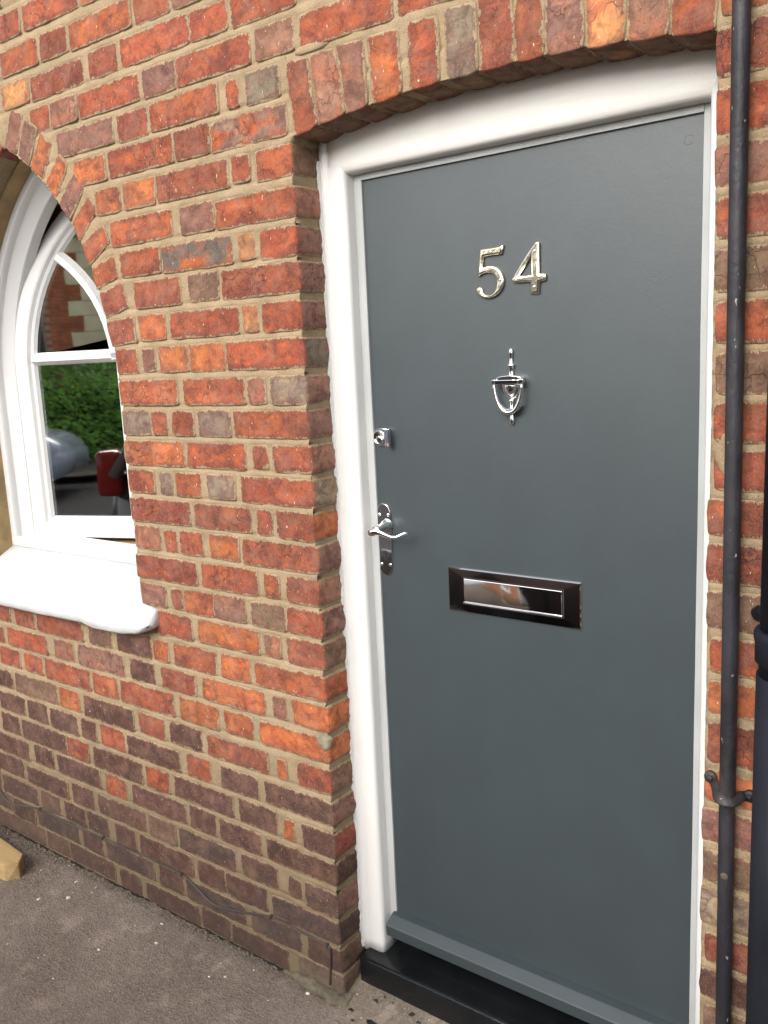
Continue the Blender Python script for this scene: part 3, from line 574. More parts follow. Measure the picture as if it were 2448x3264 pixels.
for j, i in zip(*np.where(used & ins)):
    x, zz = X[j, i], Z[j, i]
    if dx_in[j, i]:
        dl, dr, dt = x - DX0 + .0035, DX1 - x + .0025, arch_z(x) - zz + .004
        if dt < min(dl, dr): ZZ[j, i] = arch_z(x) + .0005
        elif dl < dr: XX[j, i] = -.0035
        else: XX[j, i] = .8205
    else:
        if zz < WZS:
            if zz - WZB < .006: ZZ[j, i] = WZB
            else: XX[j, i] = WXC + (WA + .004) * (1 if x > WXC else -1)
        else:
            s = 1 if x > WXC else -1; cl = WXC - s * (WR - WA); v = Vector((x - cl, zz - WZS)).normalized() * (WR + .004)
            XX[j, i] = cl + v.x; ZZ[j, i] = WZS + v.y
idx = -np.ones((nz, nx), int); idx[used] = np.arange(used.sum())
verts = np.stack([XX[used], Y[used], ZZ[used]], 1)
J_, I_ = np.where(keep)
faces = np.stack([idx[J_, I_], idx[J_, I_ + 1], idx[J_ + 1, I_ + 1], idx[J_ + 1, I_]], 1)
# boundary edges -> walls of the openings
from collections import defaultdict
ec = defaultdict(list)
for f in faces.tolist():
    for k in range(4): a, b = f[k], f[(k + 1) % 4]; ec[(min(a, b), max(a, b))].append((a, b))
be = [v[0] for v in ec.values() if len(v) == 1]
nv0 = len(verts); bv = sorted({a for e in be for a in e}); levels = [.02, .05, .3]
vl = verts.tolist(); fl_ = faces.tolist(); last = {a: a for a in bv}
for d in levels:
    cur = {}
    for a in bv: cur[a] = len(vl); x, y, z = vl[a]; vl.append([x + (.001 * math.sin(z * 300 + d * 90) if d < .2 else 0), d, z])
    for a, b in be: fl_.append([last[b], last[a], cur[a], cur[b]])
    last = cur
me = mesh(vl, fl_)
me.polygons.foreach_set('use_smooth', [True] * len(me.polygons))
link('mortar', me, MORT, wall)
# dabs of cement pressed over damaged bricks
CEM2 = simple("grey_cement_patch", (.20, .175, .125), .95, bumpd=.0012, bscale=120, var=.25, vscale=60)
def dab(x, z, rx, rz, y=-.0045, mat=None, sd_=0):
    n = 26; vs = []; fs = []
    for rg, (s_, yy) in enumerate(((1.0, .004), (.93, y * .6), (.6, y), (.0, y * 1.05))):
        for k in range(n):
            a = 6.2832 * k / n; q = 1 + .28 * noise.noise(Vector((math.cos(a) * 1.7 + sd_, math.sin(a) * 1.7, sd_))) + .10 * noise.noise(Vector((math.cos(a) * 6, math.sin(a) * 6, sd_)))
            vs.append((x + rx * s_ * q * math.cos(a), yy, z + rz * s_ * q * math.sin(a)))
    for rg in range(3):
        for k in range(n): k2 = (k + 1) % n; fs.append((rg * n + k, rg * n + k2, rg * n + n + k2, rg * n + n + k))
    link('cement_dab', fix(mesh(vs, fs)), mat or CEM2, wall, True)
dab(-.012, .660, .022, .020, sd_=3)
dab(.846, 1.331, .020, .032, mat=MORT, sd_=5)
dab(.856, .560, .026, .026, mat=MORT, sd_=9)
dab(.062, 2.090, .045, .009, y=-.003, mat=MORT, sd_=12)
# tan render strip inside the window reveal, left side and arch
def arch_strip(n, ya, yb, mat, name, parent, lo, hi, zb=.93):
    P0 = lancet(n, zb=zb); vs = []; fs = []
    P0 = P0[lo:hi]
    for x, z in P0: vs += [(x, ya, z), (x, yb, z)]
    for i in range(len(P0) - 1): fs.append((2 * i, 2 * i + 1, 2 * i + 3, 2 * i + 2))
    return link(name, mesh(vs, fs), mat, parent, True)
prof = [(-.03, .061), (.002, .060), (.004, .075), (.004, .11), (.004, .16)]
def lancet_sweep(prof, mat, name, parent, lo=0, hi=None, xf=None, smooth=False, **kw):
    vs = []; fs = []; cols = [lancet(n, **kw)[lo:hi] for n, y in prof]; m = len(cols[0]); k = len(prof)
    for i in range(m):
        for c, (n, y) in enumerate(prof):
            vs.append((cols[c][i][0], y, cols[c][i][1]))
    for i in range(m - 1):
        for c in range(k - 1): fs.append((i * k + c, i * k + c + 1, (i + 1) * k + c + 1, (i + 1) * k + c))
    me = mesh(vs, fs); fix(me)
    if me.polygons and sum(p.normal.y * p.area for p in me.polygons) > 0: me.flip_normals()
    return link(name, me, mat, parent, smooth)
lancet_sweep(prof, TAN, 'render_strip', wall, 0, 17, zb=.92)

# ================================================================== DOOR FRAME
frame = empty('door_frame', (0, .083, .1), label='white painted wooden door frame with moulded left jamb round grey door', cat='door frame')
lj = [(-.006, .13), (-.005, .088), (.000, .0815), (.006, .079), (.012, .0795), (.0155, .0815), (.0180, .0838), (.020, .0838), (.024, .0835), (.048, .0835), (.055, .0850), (.0595, .089), (.0615, .095), (.062, .1135), (.062, .135)]
link('jamb', sweep(lj, 'z', .099, 1.962, 60, .0007), WHITE, frame, True)
rj = [(.85, .135), (.85, .0835), (.796, .0830), (.790, .0838), (.7865, .087), (.786, .093), (.786, .135)]
link('jamb', sweep(rj, 'z', .099, 1.90, 40, .0008), WHITE, frame, True)
hd = [(.135, 1.873), (.115, 1.8725), (.097, 1.8732), (.090, 1.8755), (.0862, 1.880), (.0842, 1.886), (.0832, 1.893), (.0830, 1.95), (.083, 2.01), (.135, 2.01)]
link('head', sweep(hd, 'x', .0225, .85, 40, .0003), WHITEH, frame, True)
# primed stop between frame and door
link('door_stop', sweep([(.055, .1135), (.0815, .1125), (.0825, .1135), (.0825, .14), (.055, .14)], 'z', .165, 1.8730, 30, .0004), STRIP, frame)
link('door_stop', sweep([(.7685, .1135), (.795, .1135), (.795, .14), (.7685, .14)], 'z', .165, 1.8730, 20, .0006), STRIP, frame)
link('door_stop', sweep([(.112, 1.8605), (.1115, 1.872), (.14, 1.8735), (.14, 1.8605)], 'x', .0826, .7684, 30, .0004), STRIP, frame)
# ragged paint line where the frame meets the reveal brick
vs = []; fs = []; n = 420
for i in range(n + 1):
    z = .105 + (1.905 - .105) * i / n
    e = .0745 + .004 * noise.noise(Vector((0, z * 22, 3))) + .003 * noise.noise(Vector((0, z * 90, 7)))
    vs += [(.0062, .089, z), (.0050, .0795, z), (.0028 + .001 * noise.noise(Vector((1, z * 60, 7))), e, z), (-.003, e + .001, z)]
for i in range(n):
    for k in range(3): a = i * 4 + k; fs.append((a, a + 1, a + 5, a + 4))
link('paint_edge', mesh(vs, fs), WHITE, frame)

# ================================================================== DOOR
YD = .118
door = empty('front_door', (.42, YD, .125), label='smooth slate grey front door numbered 54 in white frame', cat='door')
link('door_leaf', box(.0775, .7765, YD, YD + .044, .128, 1.8655, .0015), DOOR, door)
wb = [(YD - .001, .2065), (.1000, .2045), (.0965, .2025), (.0785, .1915), (.0770, .1885), (.0785, .1630), (.0800, .1615), (YD - .001, .1615)]
link('weatherboard', sweep(wb, 'x', .0765, .7690, 1), DOOR, door)
# letter plate: bevelled surround, recessed flap
lx0, lx1, lz0, lz1 = .2587, .5547, .9733, 1.0670; ix0, ix1, iz0, iz1 = .2953, .5174, .9945, 1.0472
def rl(a, b, c, d): return [(a, c), (b, c), (b, d), (a, d)]
lp = []
rings = [(rl(lx0, lx1, lz0, lz1), YD), (rl(lx0, lx1, lz0, lz1), YD - .0022), (rl(lx0 + .0022, lx1 - .0022, lz0 + .0022, lz1 - .0022), YD - .0045),
         (rl(ix0 - .003, ix1 + .003, iz0 - .003, iz1 + .003), YD - .0050), (rl(ix0, ix1, iz0, iz1), YD - .0046), (rl(ix0 + .0004, ix1 - .0004, iz0 + .0004, iz1 - .0004), YD - .0010)]
vs = []; fs = []
for r, y in rings: vs += [(x, y, z) for x, z in r]
for k in range(len(rings) - 1):
    for i in range(4): fs.append((k * 4 + i, k * 4 + (i + 1) % 4, k * 4 + 4 + (i + 1) % 4, k * 4 + 4 + i))
lpo = link('letter_plate', fix(mesh(vs, fs)), CHROMED, door)
link('flap', box(ix0 + .0022, ix1 - .0010, YD - .0062, YD - .002, iz0 + .0034, iz1 - .0008, .0012), CHROMED, lpo)
bt = sweep([(YD - .0075, iz0 + .0004), (YD - .0035, iz0 + .0031), (YD - .001, iz0 + .0004)], 'x', ix0 + .001, ix1 - .001, 1)
link('flap_rim', bt, CHROME, lpo)
# numbers
def screw(x, z, r=.0042, y=YD - .0045, parent=None):
    o = link('screw', lathe_y([(y + .002, r), (y, r), (y - .0012, r * .75), (y - .0017, r * .3)], x, z, 14), CHROME, parent, True)
    a = rng.uniform(0, 3.1); dx, dz = math.cos(a) * r * .7, math.sin(a) * r * .7; ex, ez = -math.sin(a) * .0004, math.cos(a) * .0004
    link('slot', mesh([(x - dx - ex, y - .0018, z - dz - ez), (x + dx - ex, y - .0018, z + dz - ez), (x + dx + ex, y - .0018, z + dz + ez), (x - dx + ex, y - .0018, z - dz + ez)], [(0, 1, 2, 3)]), DARK, o) if parent is None or parent.type == 'EMPTY' else None
    return o
f5 = smooth_loop(D['five'], 2); f4 = smooth_loop(D['four'], 1, .8)
n5 = link('number_five', plate([f5], YD, YD - .0075, .0040), NICKEL, door, True)
n4 = link('number_four', plate([f4, D['fourhole']], YD, YD - .0075, .0038), NICKEL, door, True)
for i, (x, z) in enumerate(D['num_screws']): screw(x, z, .0030, YD - .0077, n5 if i < 2 else n4)
# knocker
kx = .4165; kn = link('knocker', lathe([(1.5085, .0008), (1.5075, .0030), (1.503, .0048), (1.498, .0046), (1.490, .0036), (1.484, .0036), (1.479, .0062), (1.4775, .0080), (1.4755, .0080), (1.473, .0058), (1.466, .0050), (1.460, .0056), (1.456, .0062), (1.4535, .0075)], kx, YD - .003, 20, .75), CHROME, door, True)
kt = plate([[(kx - .0265, 1.4475), (kx + .0265, 1.4475), (kx + .0265, 1.4535), (kx + .018, 1.4565), (kx, 1.4580), (kx - .018, 1.4565), (kx - .0265, 1.4535)]], YD, YD - .016, .0015)
link('top_plate', kt, CHROME, kn)
link('hinge_bar', box(kx - .0255, kx + .0255, YD - .026, YD - .012, 1.4415, 1.4500, .0016), CHROME, kn)
link('bar_reflection', box(kx - .0235, kx + .0235, YD - .0268, YD - .0255, 1.4428, 1.4488, .0005), BLACKP, kn)  # black front paints the dark street reflection onto the chrome bar
for s_ in (-1, 1): link('pivot_cap', box(kx + s_ * .0255 - (.0075 if s_ < 0 else 0), kx + s_ * .0255 + (.0075 if s_ > 0 else 0), YD - .0225, YD - .0125, 1.4425, 1.4505, .0012), CHROME, kn)
urn = [(1.446, .0205), (1.440, .0208), (1.432, .0200), (1.424, .0165), (1.417, .0105), (1.4125, .0045), (1.411, .001)]
link('urn', lathe(urn, kx - .0005, YD - .001, 28, .34), CHROME, kn, True)
link('urn_dome', lathe([(1.444, .0140), (1.437, .0145), (1.429, .0128), (1.422, .0088), (1.4175, .003)], kx - .0005, YD - .005, 24, .7), CHROME, kn, True)
link('stem', lathe([(1.412, .0060), (1.410, .0062), (1.407, .0042), (1.398, .0040), (1.394, .0060), (1.391, .0062), (1.3885, .0042), (1.384, .0034), (1.378, .0046), (1.370, .0055), (1.366, .0048), (1.3635, .0020)], kx - .0005, YD - .003, 18, .8), CHROME, kn, True)
rp = []
for i in range(33):
    t = math.pi * i / 32; rp.append((kx + .0005 - .0295 * math.cos(t) * (1 - .05 * math.sin(t)), YD - .019 + .002 * math.sin(t), 1.4420 - .0545 * math.sin(t) ** .9 * (1 if True else 0)))
rr = [.0030 + .0022 * math.sin(math.pi * i / 32) for i in range(33)]
link('knocker_ring', tube(rp, rr, 12, True), CHROME, kn, True)
sk = [(kx - .022, YD - .004, 1.402), (kx - .014, YD - .007, 1.3935), (kx, YD - .009, 1.3905), (kx + .014, YD - .007, 1.3935), (kx + .020, YD - .004, 1.401)]
link('striker', tube(sk, [.0022, .0038, .0045, .0038, .0022], 10), CHROME, kn, True)
# lock pull
cx, cz = .0965, 1.3345; rr_ = .0187
out_ = [(cx + rr_ * math.cos(a), cz + rr_ * math.sin(a)) for a in [math.pi / 2 + math.pi * i / 16 for i in range(17)]] + [(.1235, cz - rr_), (.1235, cz + rr_)]
lk = link('lock_pull', plate([out_], YD, YD - .0040, .0010), CHROMED, door)
link('cylinder', lathe_y([(YD, .0150), (YD - .0048, .0150), (YD - .0056, .0142), (YD - .0056, .0128), (YD - .0050, .0122)], cx, cz, 28), CHROME, lk, True)
link('core', lathe_y([(YD - .004, .0075), (YD - .0062, .0075), (YD - .0066, .0068)], cx, cz - .0045, 20), CHROMED, lk, True)
link('keyway', mesh([(cx - .0009, YD - .0069, cz - .0095), (cx + .0011, YD - .0069, cz - .0095), (cx + .0007, YD - .0069, cz + .0002), (cx - .0009, YD - .0069, cz + .0002)], [(0, 1, 2, 3)]), DARK, lk)
link('grip', box(.1225, .1265, YD - .019, YD, cz - rr_ - .0005, cz + rr_ + .0005, .0013), CHROME, lk)
link('grip_lip', box(.1262, .1335, YD - .019, YD - .0155, cz - rr_ - .0005, cz + rr_ + .0005, .0012), CHROME, lk)
# lever handle on its long plate
hp = smooth_loop(D['hplate'], 2)
hn = link('lever_handle', plate([hp], YD, YD - .0045, .0014), CHROMED, door)
for x, z in D['hscrews']: screw(x, z, .0043, YD - .0047, hn)
bx, bz = .1045, 1.143
link('neck', tube([(bx, YD - .002, bz), (bx, YD - .010, bz), (bx, YD - .020, bz - .001), (bx, YD - .034, bz - .002), (bx, YD - .044, bz - .004)], [.0165, .0120, .0088, .0080, .0085], 20), CHROME, hn, True)
LY = YD - .049
lev = [(bx - .017, LY + .001, bz - .009), (bx - .012, LY, bz - .009), (bx - .004, LY, bz - .0075), (bx + .006, LY, bz - .0055), (bx + .016, LY + .0005, bz - .0075), (bx + .030, LY + .001, bz - .0115), (bx + .044, LY + .002, bz - .0150), (bx + .055, LY + .005, bz - .0145), (bx + .064, LY + .010, bz - .0095), (bx + .070, LY + .015, bz - .0065), (bx + .0755, LY + .018, bz - .0085)]
link('lever', tube(lev, [.0028, .0088, .0100, .0075, .0050, .0040, .0036, .0036, .0038, .0042, .0034], 16, True, .62), CHROME, hn, True)
kxx, kzz = D['keyhole'][0]; kz2 = D['keyhole'][1][1]
kh = [(kxx + .0048 * math.cos(a), kzz + .0050 * math.sin(a)) for a in [-.9 + (math.pi + 1.8) * i / 14 for i in range(15)]] + [(kxx - .0026, kz2), (kxx + .0034, kz2)]
link('keyhole', mesh([(x, YD - .00475, z) for x, z in kh], [tuple(range(len(kh)))]), DARK, hn)
# small door viewer plug ring near the top
link('filled_hole', tube([(.7435 + .0072 * math.cos(a), YD - .0001, 1.8235 + .0072 * math.sin(a)) for a in np.linspace(.5, 5.6, 26)], .0004, 6), DOOR, door)

# ================================================================== DOORSTEP
ds = box(.0125, .83, .046, .30, .030, .1015, .0075, 3)
for v in ds.vertices:
    if v.co.z > .09: v.co.z += .13 * max(0, v.co.y - .06) * (1 if v.co.y < .2 else .6)
    v.co.z += .0006 * noise.noise(v.co * 40)
st = link('doorstep', ds, BLACKP, None, True); tag(st, 'glossy black painted doorstep under the grey door', 'doorstep')
fix(ds)

# ================================================================== CEMENT AT THE FOOT OF THE CORNER
pts = [(-.19, -.002, .006), (-.14, -.006, .012), (-.09, -.010, .014), (-.045, -.011, .010), (-.012, -.010, .008), (.006, -.006, .008), (.010, .015, .012), (.010, .045, .026), (.010, .075, .040)]
cf = tube(pts, [.004, .012, .017, .017, .019, .019, .016, .013, .010], 18)
bm = bmesh.new(); bm.from_mesh(cf); bmesh.ops.subdivide_edges(bm, edges=bm.edges, cuts=2, use_grid_fill=True)
for v in bm.verts: v.co += v.normal * (.005 * noise.noise(v.co * 45) + .003 * noise.noise(v.co * 110))
bm.to_mesh(cf); bm.free()
link('cement_fillet', cf, CEMENT, wall, True)

# ================================================================== WINDOW
win = empty('arched_window', (WXC, .105, .97), label='white pointed-arch window with its casement ajar left of grey door', cat='window')
fp = [(-.006, .18), (-.006, .106), (.000, .105), (.020, .105), (.025, .107), (.028, .113), (.031, .126), (.035, .130), (.057, .146), (.061, .149), (.0625, .153), (.0635, .180)]
lancet_sweep(fp, UPVC, 'frame', win, zb=.925)
link('frame_rail', sweep([(.1042, .955), (.1042, .990), (.108, .9945), (.118, .9955), (.118, .9935), (.20, .9935), (.20, .955)], 'x', WXC - WA, WXC + WA, 1), UPVC, win)
link('sealant', box(WXC - WA + .002, WXC + WA - .002, .1028, .1040, .9655, .9685), STRIP, win)
link('window_board', box(WXC - WA, WXC + WA, .2002, .42, .94, .977, .003), TIMBER, win)
HA = R(20); HX, HY = -1.308, .139
SM = Matrix.Translation((HX, HY, 0)) @ Matrix.Rotation(HA, 4, 'Z')
SW = .37; SR = .60; SZ = 1.50; SB = .992
kw = dict(xc=SW, a=SW, Rr=SR, zs=SZ, zb=SB, N_=16)
def sash_part(me, name, mat, parent, smooth=False):
    o = link(name, me, mat, parent, smooth)
    return o
sp_ = [(.000, .052), (.000, .002), (.002, .000), (.038, .000), (.043, .002), (.050, .010), (.058, .014), (.064, .022), (.070, .030)]
sash = lancet_sweep(sp_, UPVC, 'casement', win, **kw)
sash.matrix_parent_inverse = Matrix(); sash.matrix_world = SM
sash.matrix_parent_inverse = Matrix.Translation(-Vector(win.location)); sash.matrix_basis = SM
def bar_mesh(pts, hw=.020, ht=.009, y0=.024, y1=.002):
    vs = []; fs = []; n = len(pts); P = [Vector(p) for p in pts]
    for i in range(n):
        t = (P[min(i + 1, n - 1)] - P[max(i - 1, 0)]).normalized(); nn = Vector((-t.y, t.x))
        for w_, y in ((-hw, y0), (-hw * .74, y0 - .010), (-ht, y1), (ht, y1), (hw * .74, y0 - .010), (hw, y0)):
            q = P[i] + nn * w_; vs.append((q.x, y, q.y))
    for i in range(n - 1):
        for k in range(5): fs.append((i * 6 + k, i * 6 + k + 1, i * 6 + k + 7, i * 6 + k + 6))
        fs.append((i * 6 + 5, i * 6, i * 6 + 6, i * 6 + 11))
    return fix(mesh(vs, fs))
def mirror(pts): return [(2 * SW - a, b) for a, b in pts]
BC = [(.184, 1.842), (.199, 1.831), (.226, 1.808), (.252, 1.781), (.277, 1.750), (.299, 1.716), (.317, 1.679), (.331, 1.640), (.341, 1.598), (.347, 1.555), (.350, 1.535)]
sash_part(bar_mesh(BC), 'curved_bar', UPVC, sash)
sash_part(bar_mesh(mirror(BC)), 'curved_bar', UPVC, sash)
sash_part(bar_mesh([(.0585, 1.5465), (2 * SW - .0585, 1.5465)], .0195, .0075), 'transom', UPVC, sash)
sash_part(bar_mesh([(SW, SB + .04), (SW, 1.56)], .0245, .014), 'mullion', UPVC, sash)
sash_part(sweep([(.052, SB), (.002, SB), (.000, SB + .002), (.000, SB + .040), (.002, SB + .045), (.010, SB + .051), (.014, SB + .059), (.024, SB + .066), (.052, SB + .066)], 'x', .0385, 2 * SW - .0385, 1), 'bottom_rail', UPVC, sash)
def pane(pts): return mesh([(a, .023, b) for a, b in pts], [tuple(range(len(pts)))])
sash_part(pane([(.06, 1.05), (SW - .02, 1.05), (SW - .02, 1.535), (.06, 1.535)]), 'pane', GLASS, sash)
sash_part(pane([(SW + .02, 1.05), (2 * SW - .06, 1.05), (2 * SW - .06, 1.535), (SW + .02, 1.535)]), 'pane', GLASS, sash)
la = lancet(.062, **kw); left_arc = [q for q in la if q[0] < SW + .001 and q[1] > 1.5]
low = [(.062, 1.555)] + [q for q in left_arc if 1.56 < q[1] < 1.845] + [q for q in BC if q[1] > 1.555]
sash_part(pane(low), 'pane', GLASS, sash); sash_part(pane(mirror(low)), 'pane', GLASS, sash)
mid = [q for q in left_arc if q[1] >= 1.845]; mid = mid + mirror(mid)[::-1][1:]
midp = mid + mirror(BC)[:-1] + BC[:-1][::-1]
sash_part(pane(midp), 'pane', GLASS, sash)
sash_part(box(.0655, .0740, .0245, .034, 1.060, 1.528), 'spacer_bar', UPVC, sash)
# dark room behind
rm = [(-3.1, .31, 0), (1.9, .31, 0), (1.9, 3.2, 0), (-3.1, 3.2, 0), (-3.1, .31, 2.9), (1.9, .31, 2.9), (1.9, 3.2, 2.9), (-3.1, 3.2, 2.9)]
ROOM = simple("room_plaster", (.16, .135, .115), .9, var=.1)
rmo = link('room', mesh(rm, [(0, 1, 2, 3), (4, 7, 6, 5), (1, 5, 6, 2), (3, 2, 6, 7), (0, 3, 7, 4)]), ROOM); tag(rmo, kind='structure')
# sill
NS = 60; vs = []; fs = []
def lerp_tab(tab, x):
    if x <= tab[0][0]: return tab[0][1]
    for (a, b), (c, d) in zip(tab, tab[1:]):
        if x <= c: return b + (d - b) * (x - a) / (c - a)
    return tab[-1][1]
BOT = [(-1.50, .820), (-1.03, .8206), (-.8325, .826), (-.790, .8185), (-.7496, .8165), (-.6626, .8205), (-.60, .829), (-.575, .838), (-.553, .850), (-.545, .855)]
TOP = [(-1.50, .868), (-.90, .866), (-.80, .870), (-.70, .864), (-.60, .870), (-.575, .868), (-.553, .862)]
for i in range(NS + 1):
    x = -1.50 + (.947) * i / NS
    jn = .0016 * noise.noise(Vector((x * 25, 0, 0))); b = lerp_tab(BOT, x) + jn; t = lerp_tab(TOP, x) + jn
    fr = -.046 + (.012 * max(0, (x + .585) / .04) ** 2 if x > -.585 else 0) + .001 * noise.noise(Vector((x * 30, 3, 0)))
    inn = x < -.612
    sec = [(.04, b + .002), (-.012, b), (fr + .008, b + .001), (fr, b + .008), (fr - .001, (b + t) / 2), (fr + .001, t - .008), (fr + .008, t - .001), (-.02, t + .014), (-.002, t + .030)]
    sec += [(.02, t + .044), (.07, t + .078), (.106, t + .0975), (.12, t + .0975)] if inn else [(-.0005, t + .030), (.02, t + .03), (.03, t + .03), (.04, t + .03)]
    for k, (y, z) in enumerate(sec): vs.append((x, y + .0022 * noise.noise(Vector((x * 28, k * .8, 1))), z + (.0018 * noise.noise(Vector((x * 40, k * .9, 4))) if 2 < k < 9 else 0)))
K = 13
for i in range(NS):
    for k in range(K - 1): a = i * K + k; fs.append((a, a + K, a + K + 1, a + 1))
fs.append(tuple(range(NS * K, NS * K + K))); fs.append(tuple(range(K))[::-1])
sill = link('window_sill', mesh(vs, fs), SILL, None, True); tag(sill, 'thick white painted stone sill under the arched window', 'window sill')
bm = bmesh.new(); bm.from_mesh(sill.data); bmesh.ops.recalc_face_normals(bm, faces=bm.faces); bm.to_mesh(sill.data); bm.free()

# ================================================================== PIPES
tp = empty('thin_pipe', (.862, -.022, 0), label='thin black iron pipe fixed upright beside the right door jamb', cat='pipe')
pp = [(.8545 + .013 * (1 - z / 2.3) + .0022 * noise.noise(Vector((0, z * 1.3, 5))), -.022, z) for z in np.linspace(-.02, 2.6, 90)]
link('tube', tube(pp, .0125, 18), PIPE, tp, True)
zb_ = .787
for x_, z_ in ((.8315, zb_ + .012), (.8935, zb_ - .005)):
    link('clip_lug', lathe_y([(.001, .0105), (-.005, .0105), (-.0070, .0090)], x_, z_, 18), PIPE, tp, True)
link('clip_band', tube([(.835, -.004, zb_ + .008), (.842, -.012, zb_ + .001), (.847, -.025, zb_ - .003), (.853, -.034, zb_ - .004), (.862, -.038, zb_ - .005), (.871, -.034, zb_ - .006), (.877, -.024, zb_ - .006), (.882, -.010, zb_ - .005), (.889, -.004, zb_ - .005)], [.0080, .0085, .0095, .0100, .0100, .0100, .0095, .0088, .0080], 12, True, .28), PIPE, tp, True)
for x_ in (.8315, .8935): link('screw', lathe_y([(-.002, .0045), (-.0095, .0045), (-.011, .003)], x_, zb_ + (.012 if x_ < .85 else -.005), 12), PIPE, tp, True)
link('mortar_splash', lathe_y([(-.030, .0065), (-.0352, .0062), (-.0362, .003)], .8645, .648, 9), CEMENT, tp)
bp = empty('downpipe', (.965, -.070, 0), label='wide black rainwater downpipe with socket collar at the right edge', cat='downpipe')
link('pipe_length', tube([(.9655, -.070, -.02), (.9650, -.070, 1.02)], .0520, 40), PIPE2, bp, True)
link('pipe_length', tube([(.9650, -.070, 1.02), (.9690, -.070, 2.7)], .0490, 40), PIPE2, bp, True)
link('collar', lathe([(1.040, .0515), (1.042, .0545), (1.070, .0550), (1.076, .0565), (1.084, .0565), (1.088, .0545), (1.090, .0500)], .965, -.070, 40, 1), PIPE2, bp, True)
link('ear', tube([(.925, -.035, 1.098), (.902, -.014, 1.092), (.893, -.004, 1.085)], [.012, .012, .010], 12, True, .6), PIPE2, bp, True)

# ================================================================== CABLE
cb = [(x, -.0046, z) for x, z in D['cable']]
def cr(P, n=6):
    out = []; P = [Vector(p) for p in P]
    for i in range(len(P) - 1):
        a, b, c, d = P[max(i - 1, 0)], P[i], P[i + 1], P[min(i + 2, len(P) - 1)]
        for k in range(n):
            t = k / n; out.append(.5 * ((2 * b) + (c - a) * t + (2 * a - 5 * b + 4 * c - d) * t * t + (3 * b - a - 3 * c + d) * t ** 3))
    return out + [P[-1]]
cab = empty('cable', (-.7, 0, .14), label='thin dark cable clipped along the bottom brick courses', cat='cable')
link('sheath', tube(cr(cb), .0026, 8), RUBBER, cab, True)
for i in (3, 5, 7, 11, 13):
    x, y, z = cb[i]; link('clip', box(x - .0035, x + .0035, -.0105, .001, z - .0042, z + .0052, .001), RUBBER, cab)

# ================================================================== TIMBER OFFCUT
tb = [(-1.166, -.172), (-1.148, -.138), (-1.186, -.100), (-1.60, -.062), (-1.62, -.215)]
vs = [(x, y, .004) for x, y in tb] + [(x, y, .054) for x, y in tb]
vs[5] = (-1.176, -.168, .054); n = 5
fs = [tuple(range(n))[::-1], tuple(range(n, 2 * n))] + [(i, (i + 1) % n, n + (i + 1) % n, n + i) for i in range(n)]
tm = fix(mesh(vs, fs)); bm = bmesh.new(); bm.from_mesh(tm); bmesh.ops.bevel(bm, geom=bm.edges[:], offset=.002, segments=2, affect='EDGES'); bm.to_mesh(tm); bm.free()
tag(link('timber_offcut', tm, TIMBER), 'pale sawn timber end lying on the tarmac at far left', 'timber')

# ================================================================== SMALL THINGS ON THE GROUND
wd = empty('weed', (-.080, -.020, .01), label='tiny green weed growing at the foot of the wall corner', cat='weed')
for i in range(9):
    a = rng.uniform(0, 6.28); l = rng.uniform(.006, .012); c_ = Vector((-.080 + .005 * math.cos(a), -.020 + .005 * math.sin(a), .012 + rng.uniform(0, .006)))
    d = Vector((math.cos(a), math.sin(a), .5)).normalized(); s_ = Vector((-d.y, d.x, 0)).normalized()
    link('leaf', mesh([c_, c_ + d * l * .5 + s_ * l * .33, c_ + d * l + Vector((0, 0, -.001)), c_ + d * l * .5 - s_ * l * .33], [(0, 1, 2), (0, 2, 3)]), GREEN, wd)
def stones(name, items, mat, flat=.6):
    vs = []; fs = []
    for x, y, z, r in items:
        b0 = len(vs); ph = rng.uniform(0, 6); st_ = rng.uniform(.6, 1.5)
        for k in range(6):
            a = ph + k * math.pi / 3; q = r * rng.uniform(.7, 1.15); vs.append((x + math.cos(a) * q * st_, y + math.sin(a) * q / st_, z))
        for k in range(3):
            a = ph + k * 2.1 + .4; q = r * rng.uniform(.3, .6); vs.append((x + math.cos(a) * q * st_, y + math.sin(a) * q / st_, z + r * flat * rng.uniform(.7, 1.2)))
        for k in range(6): fs.append((b0 + k, b0 + (k + 1) % 6, b0 + 6 + (k // 2) % 3))
        for k in (1, 3, 5): fs.append((b0 + (k + 1) % 6, b0 + 6 + ((k + 1) // 2) % 3, b0 + 6 + (k // 2) % 3))
        fs.append((b0 + 6, b0 + 7, b0 + 8))
    me = mesh(vs, fs); fix(me); return tag(link(name, me, mat), kind='stuff')
it = []
for _ in range(5200):
    x = rng.uniform(-1.9, .1); y = -abs(rng.gauss(0, .035)) - .002 if rng.random() < .75 else rng.uniform(-.7, -.02)
    it.append((x, y, ground_h(x, y) - .001, rng.uniform(.0009, .0028) * (1.4 if rng.random() < .06 else 1)))
for _ in range(900):
    x = rng.uniform(-1.55, -1.05); y = rng.uniform(-.16, -.005); it.append((x, y, ground_h(x, y), rng.uniform(.0015, .0042)))
stones('grit', it, GRIT)
it = []
for _ in range(26):
    x = rng.uniform(-1.4, .05); y = rng.uniform(-.5, -.01) if rng.random() < .6 else rng.uniform(-.1, -.01)
    it.append((x, y, ground_h(x, y), rng.uniform(.0014, .0034)))
for x, y, r in ((-.93, -.12, .008), (-.98, -.06, .005), (-.60, -.05, .005), (-1.0, -.17, .006), (-.55, -.11, .006), (-.66, -.21, .005), (-.30, -.10, .004), (-.09, -.03, .006)): it.append((x, y, ground_h(x, y), r))
stones('stone_chips', it, CHIP, .4)
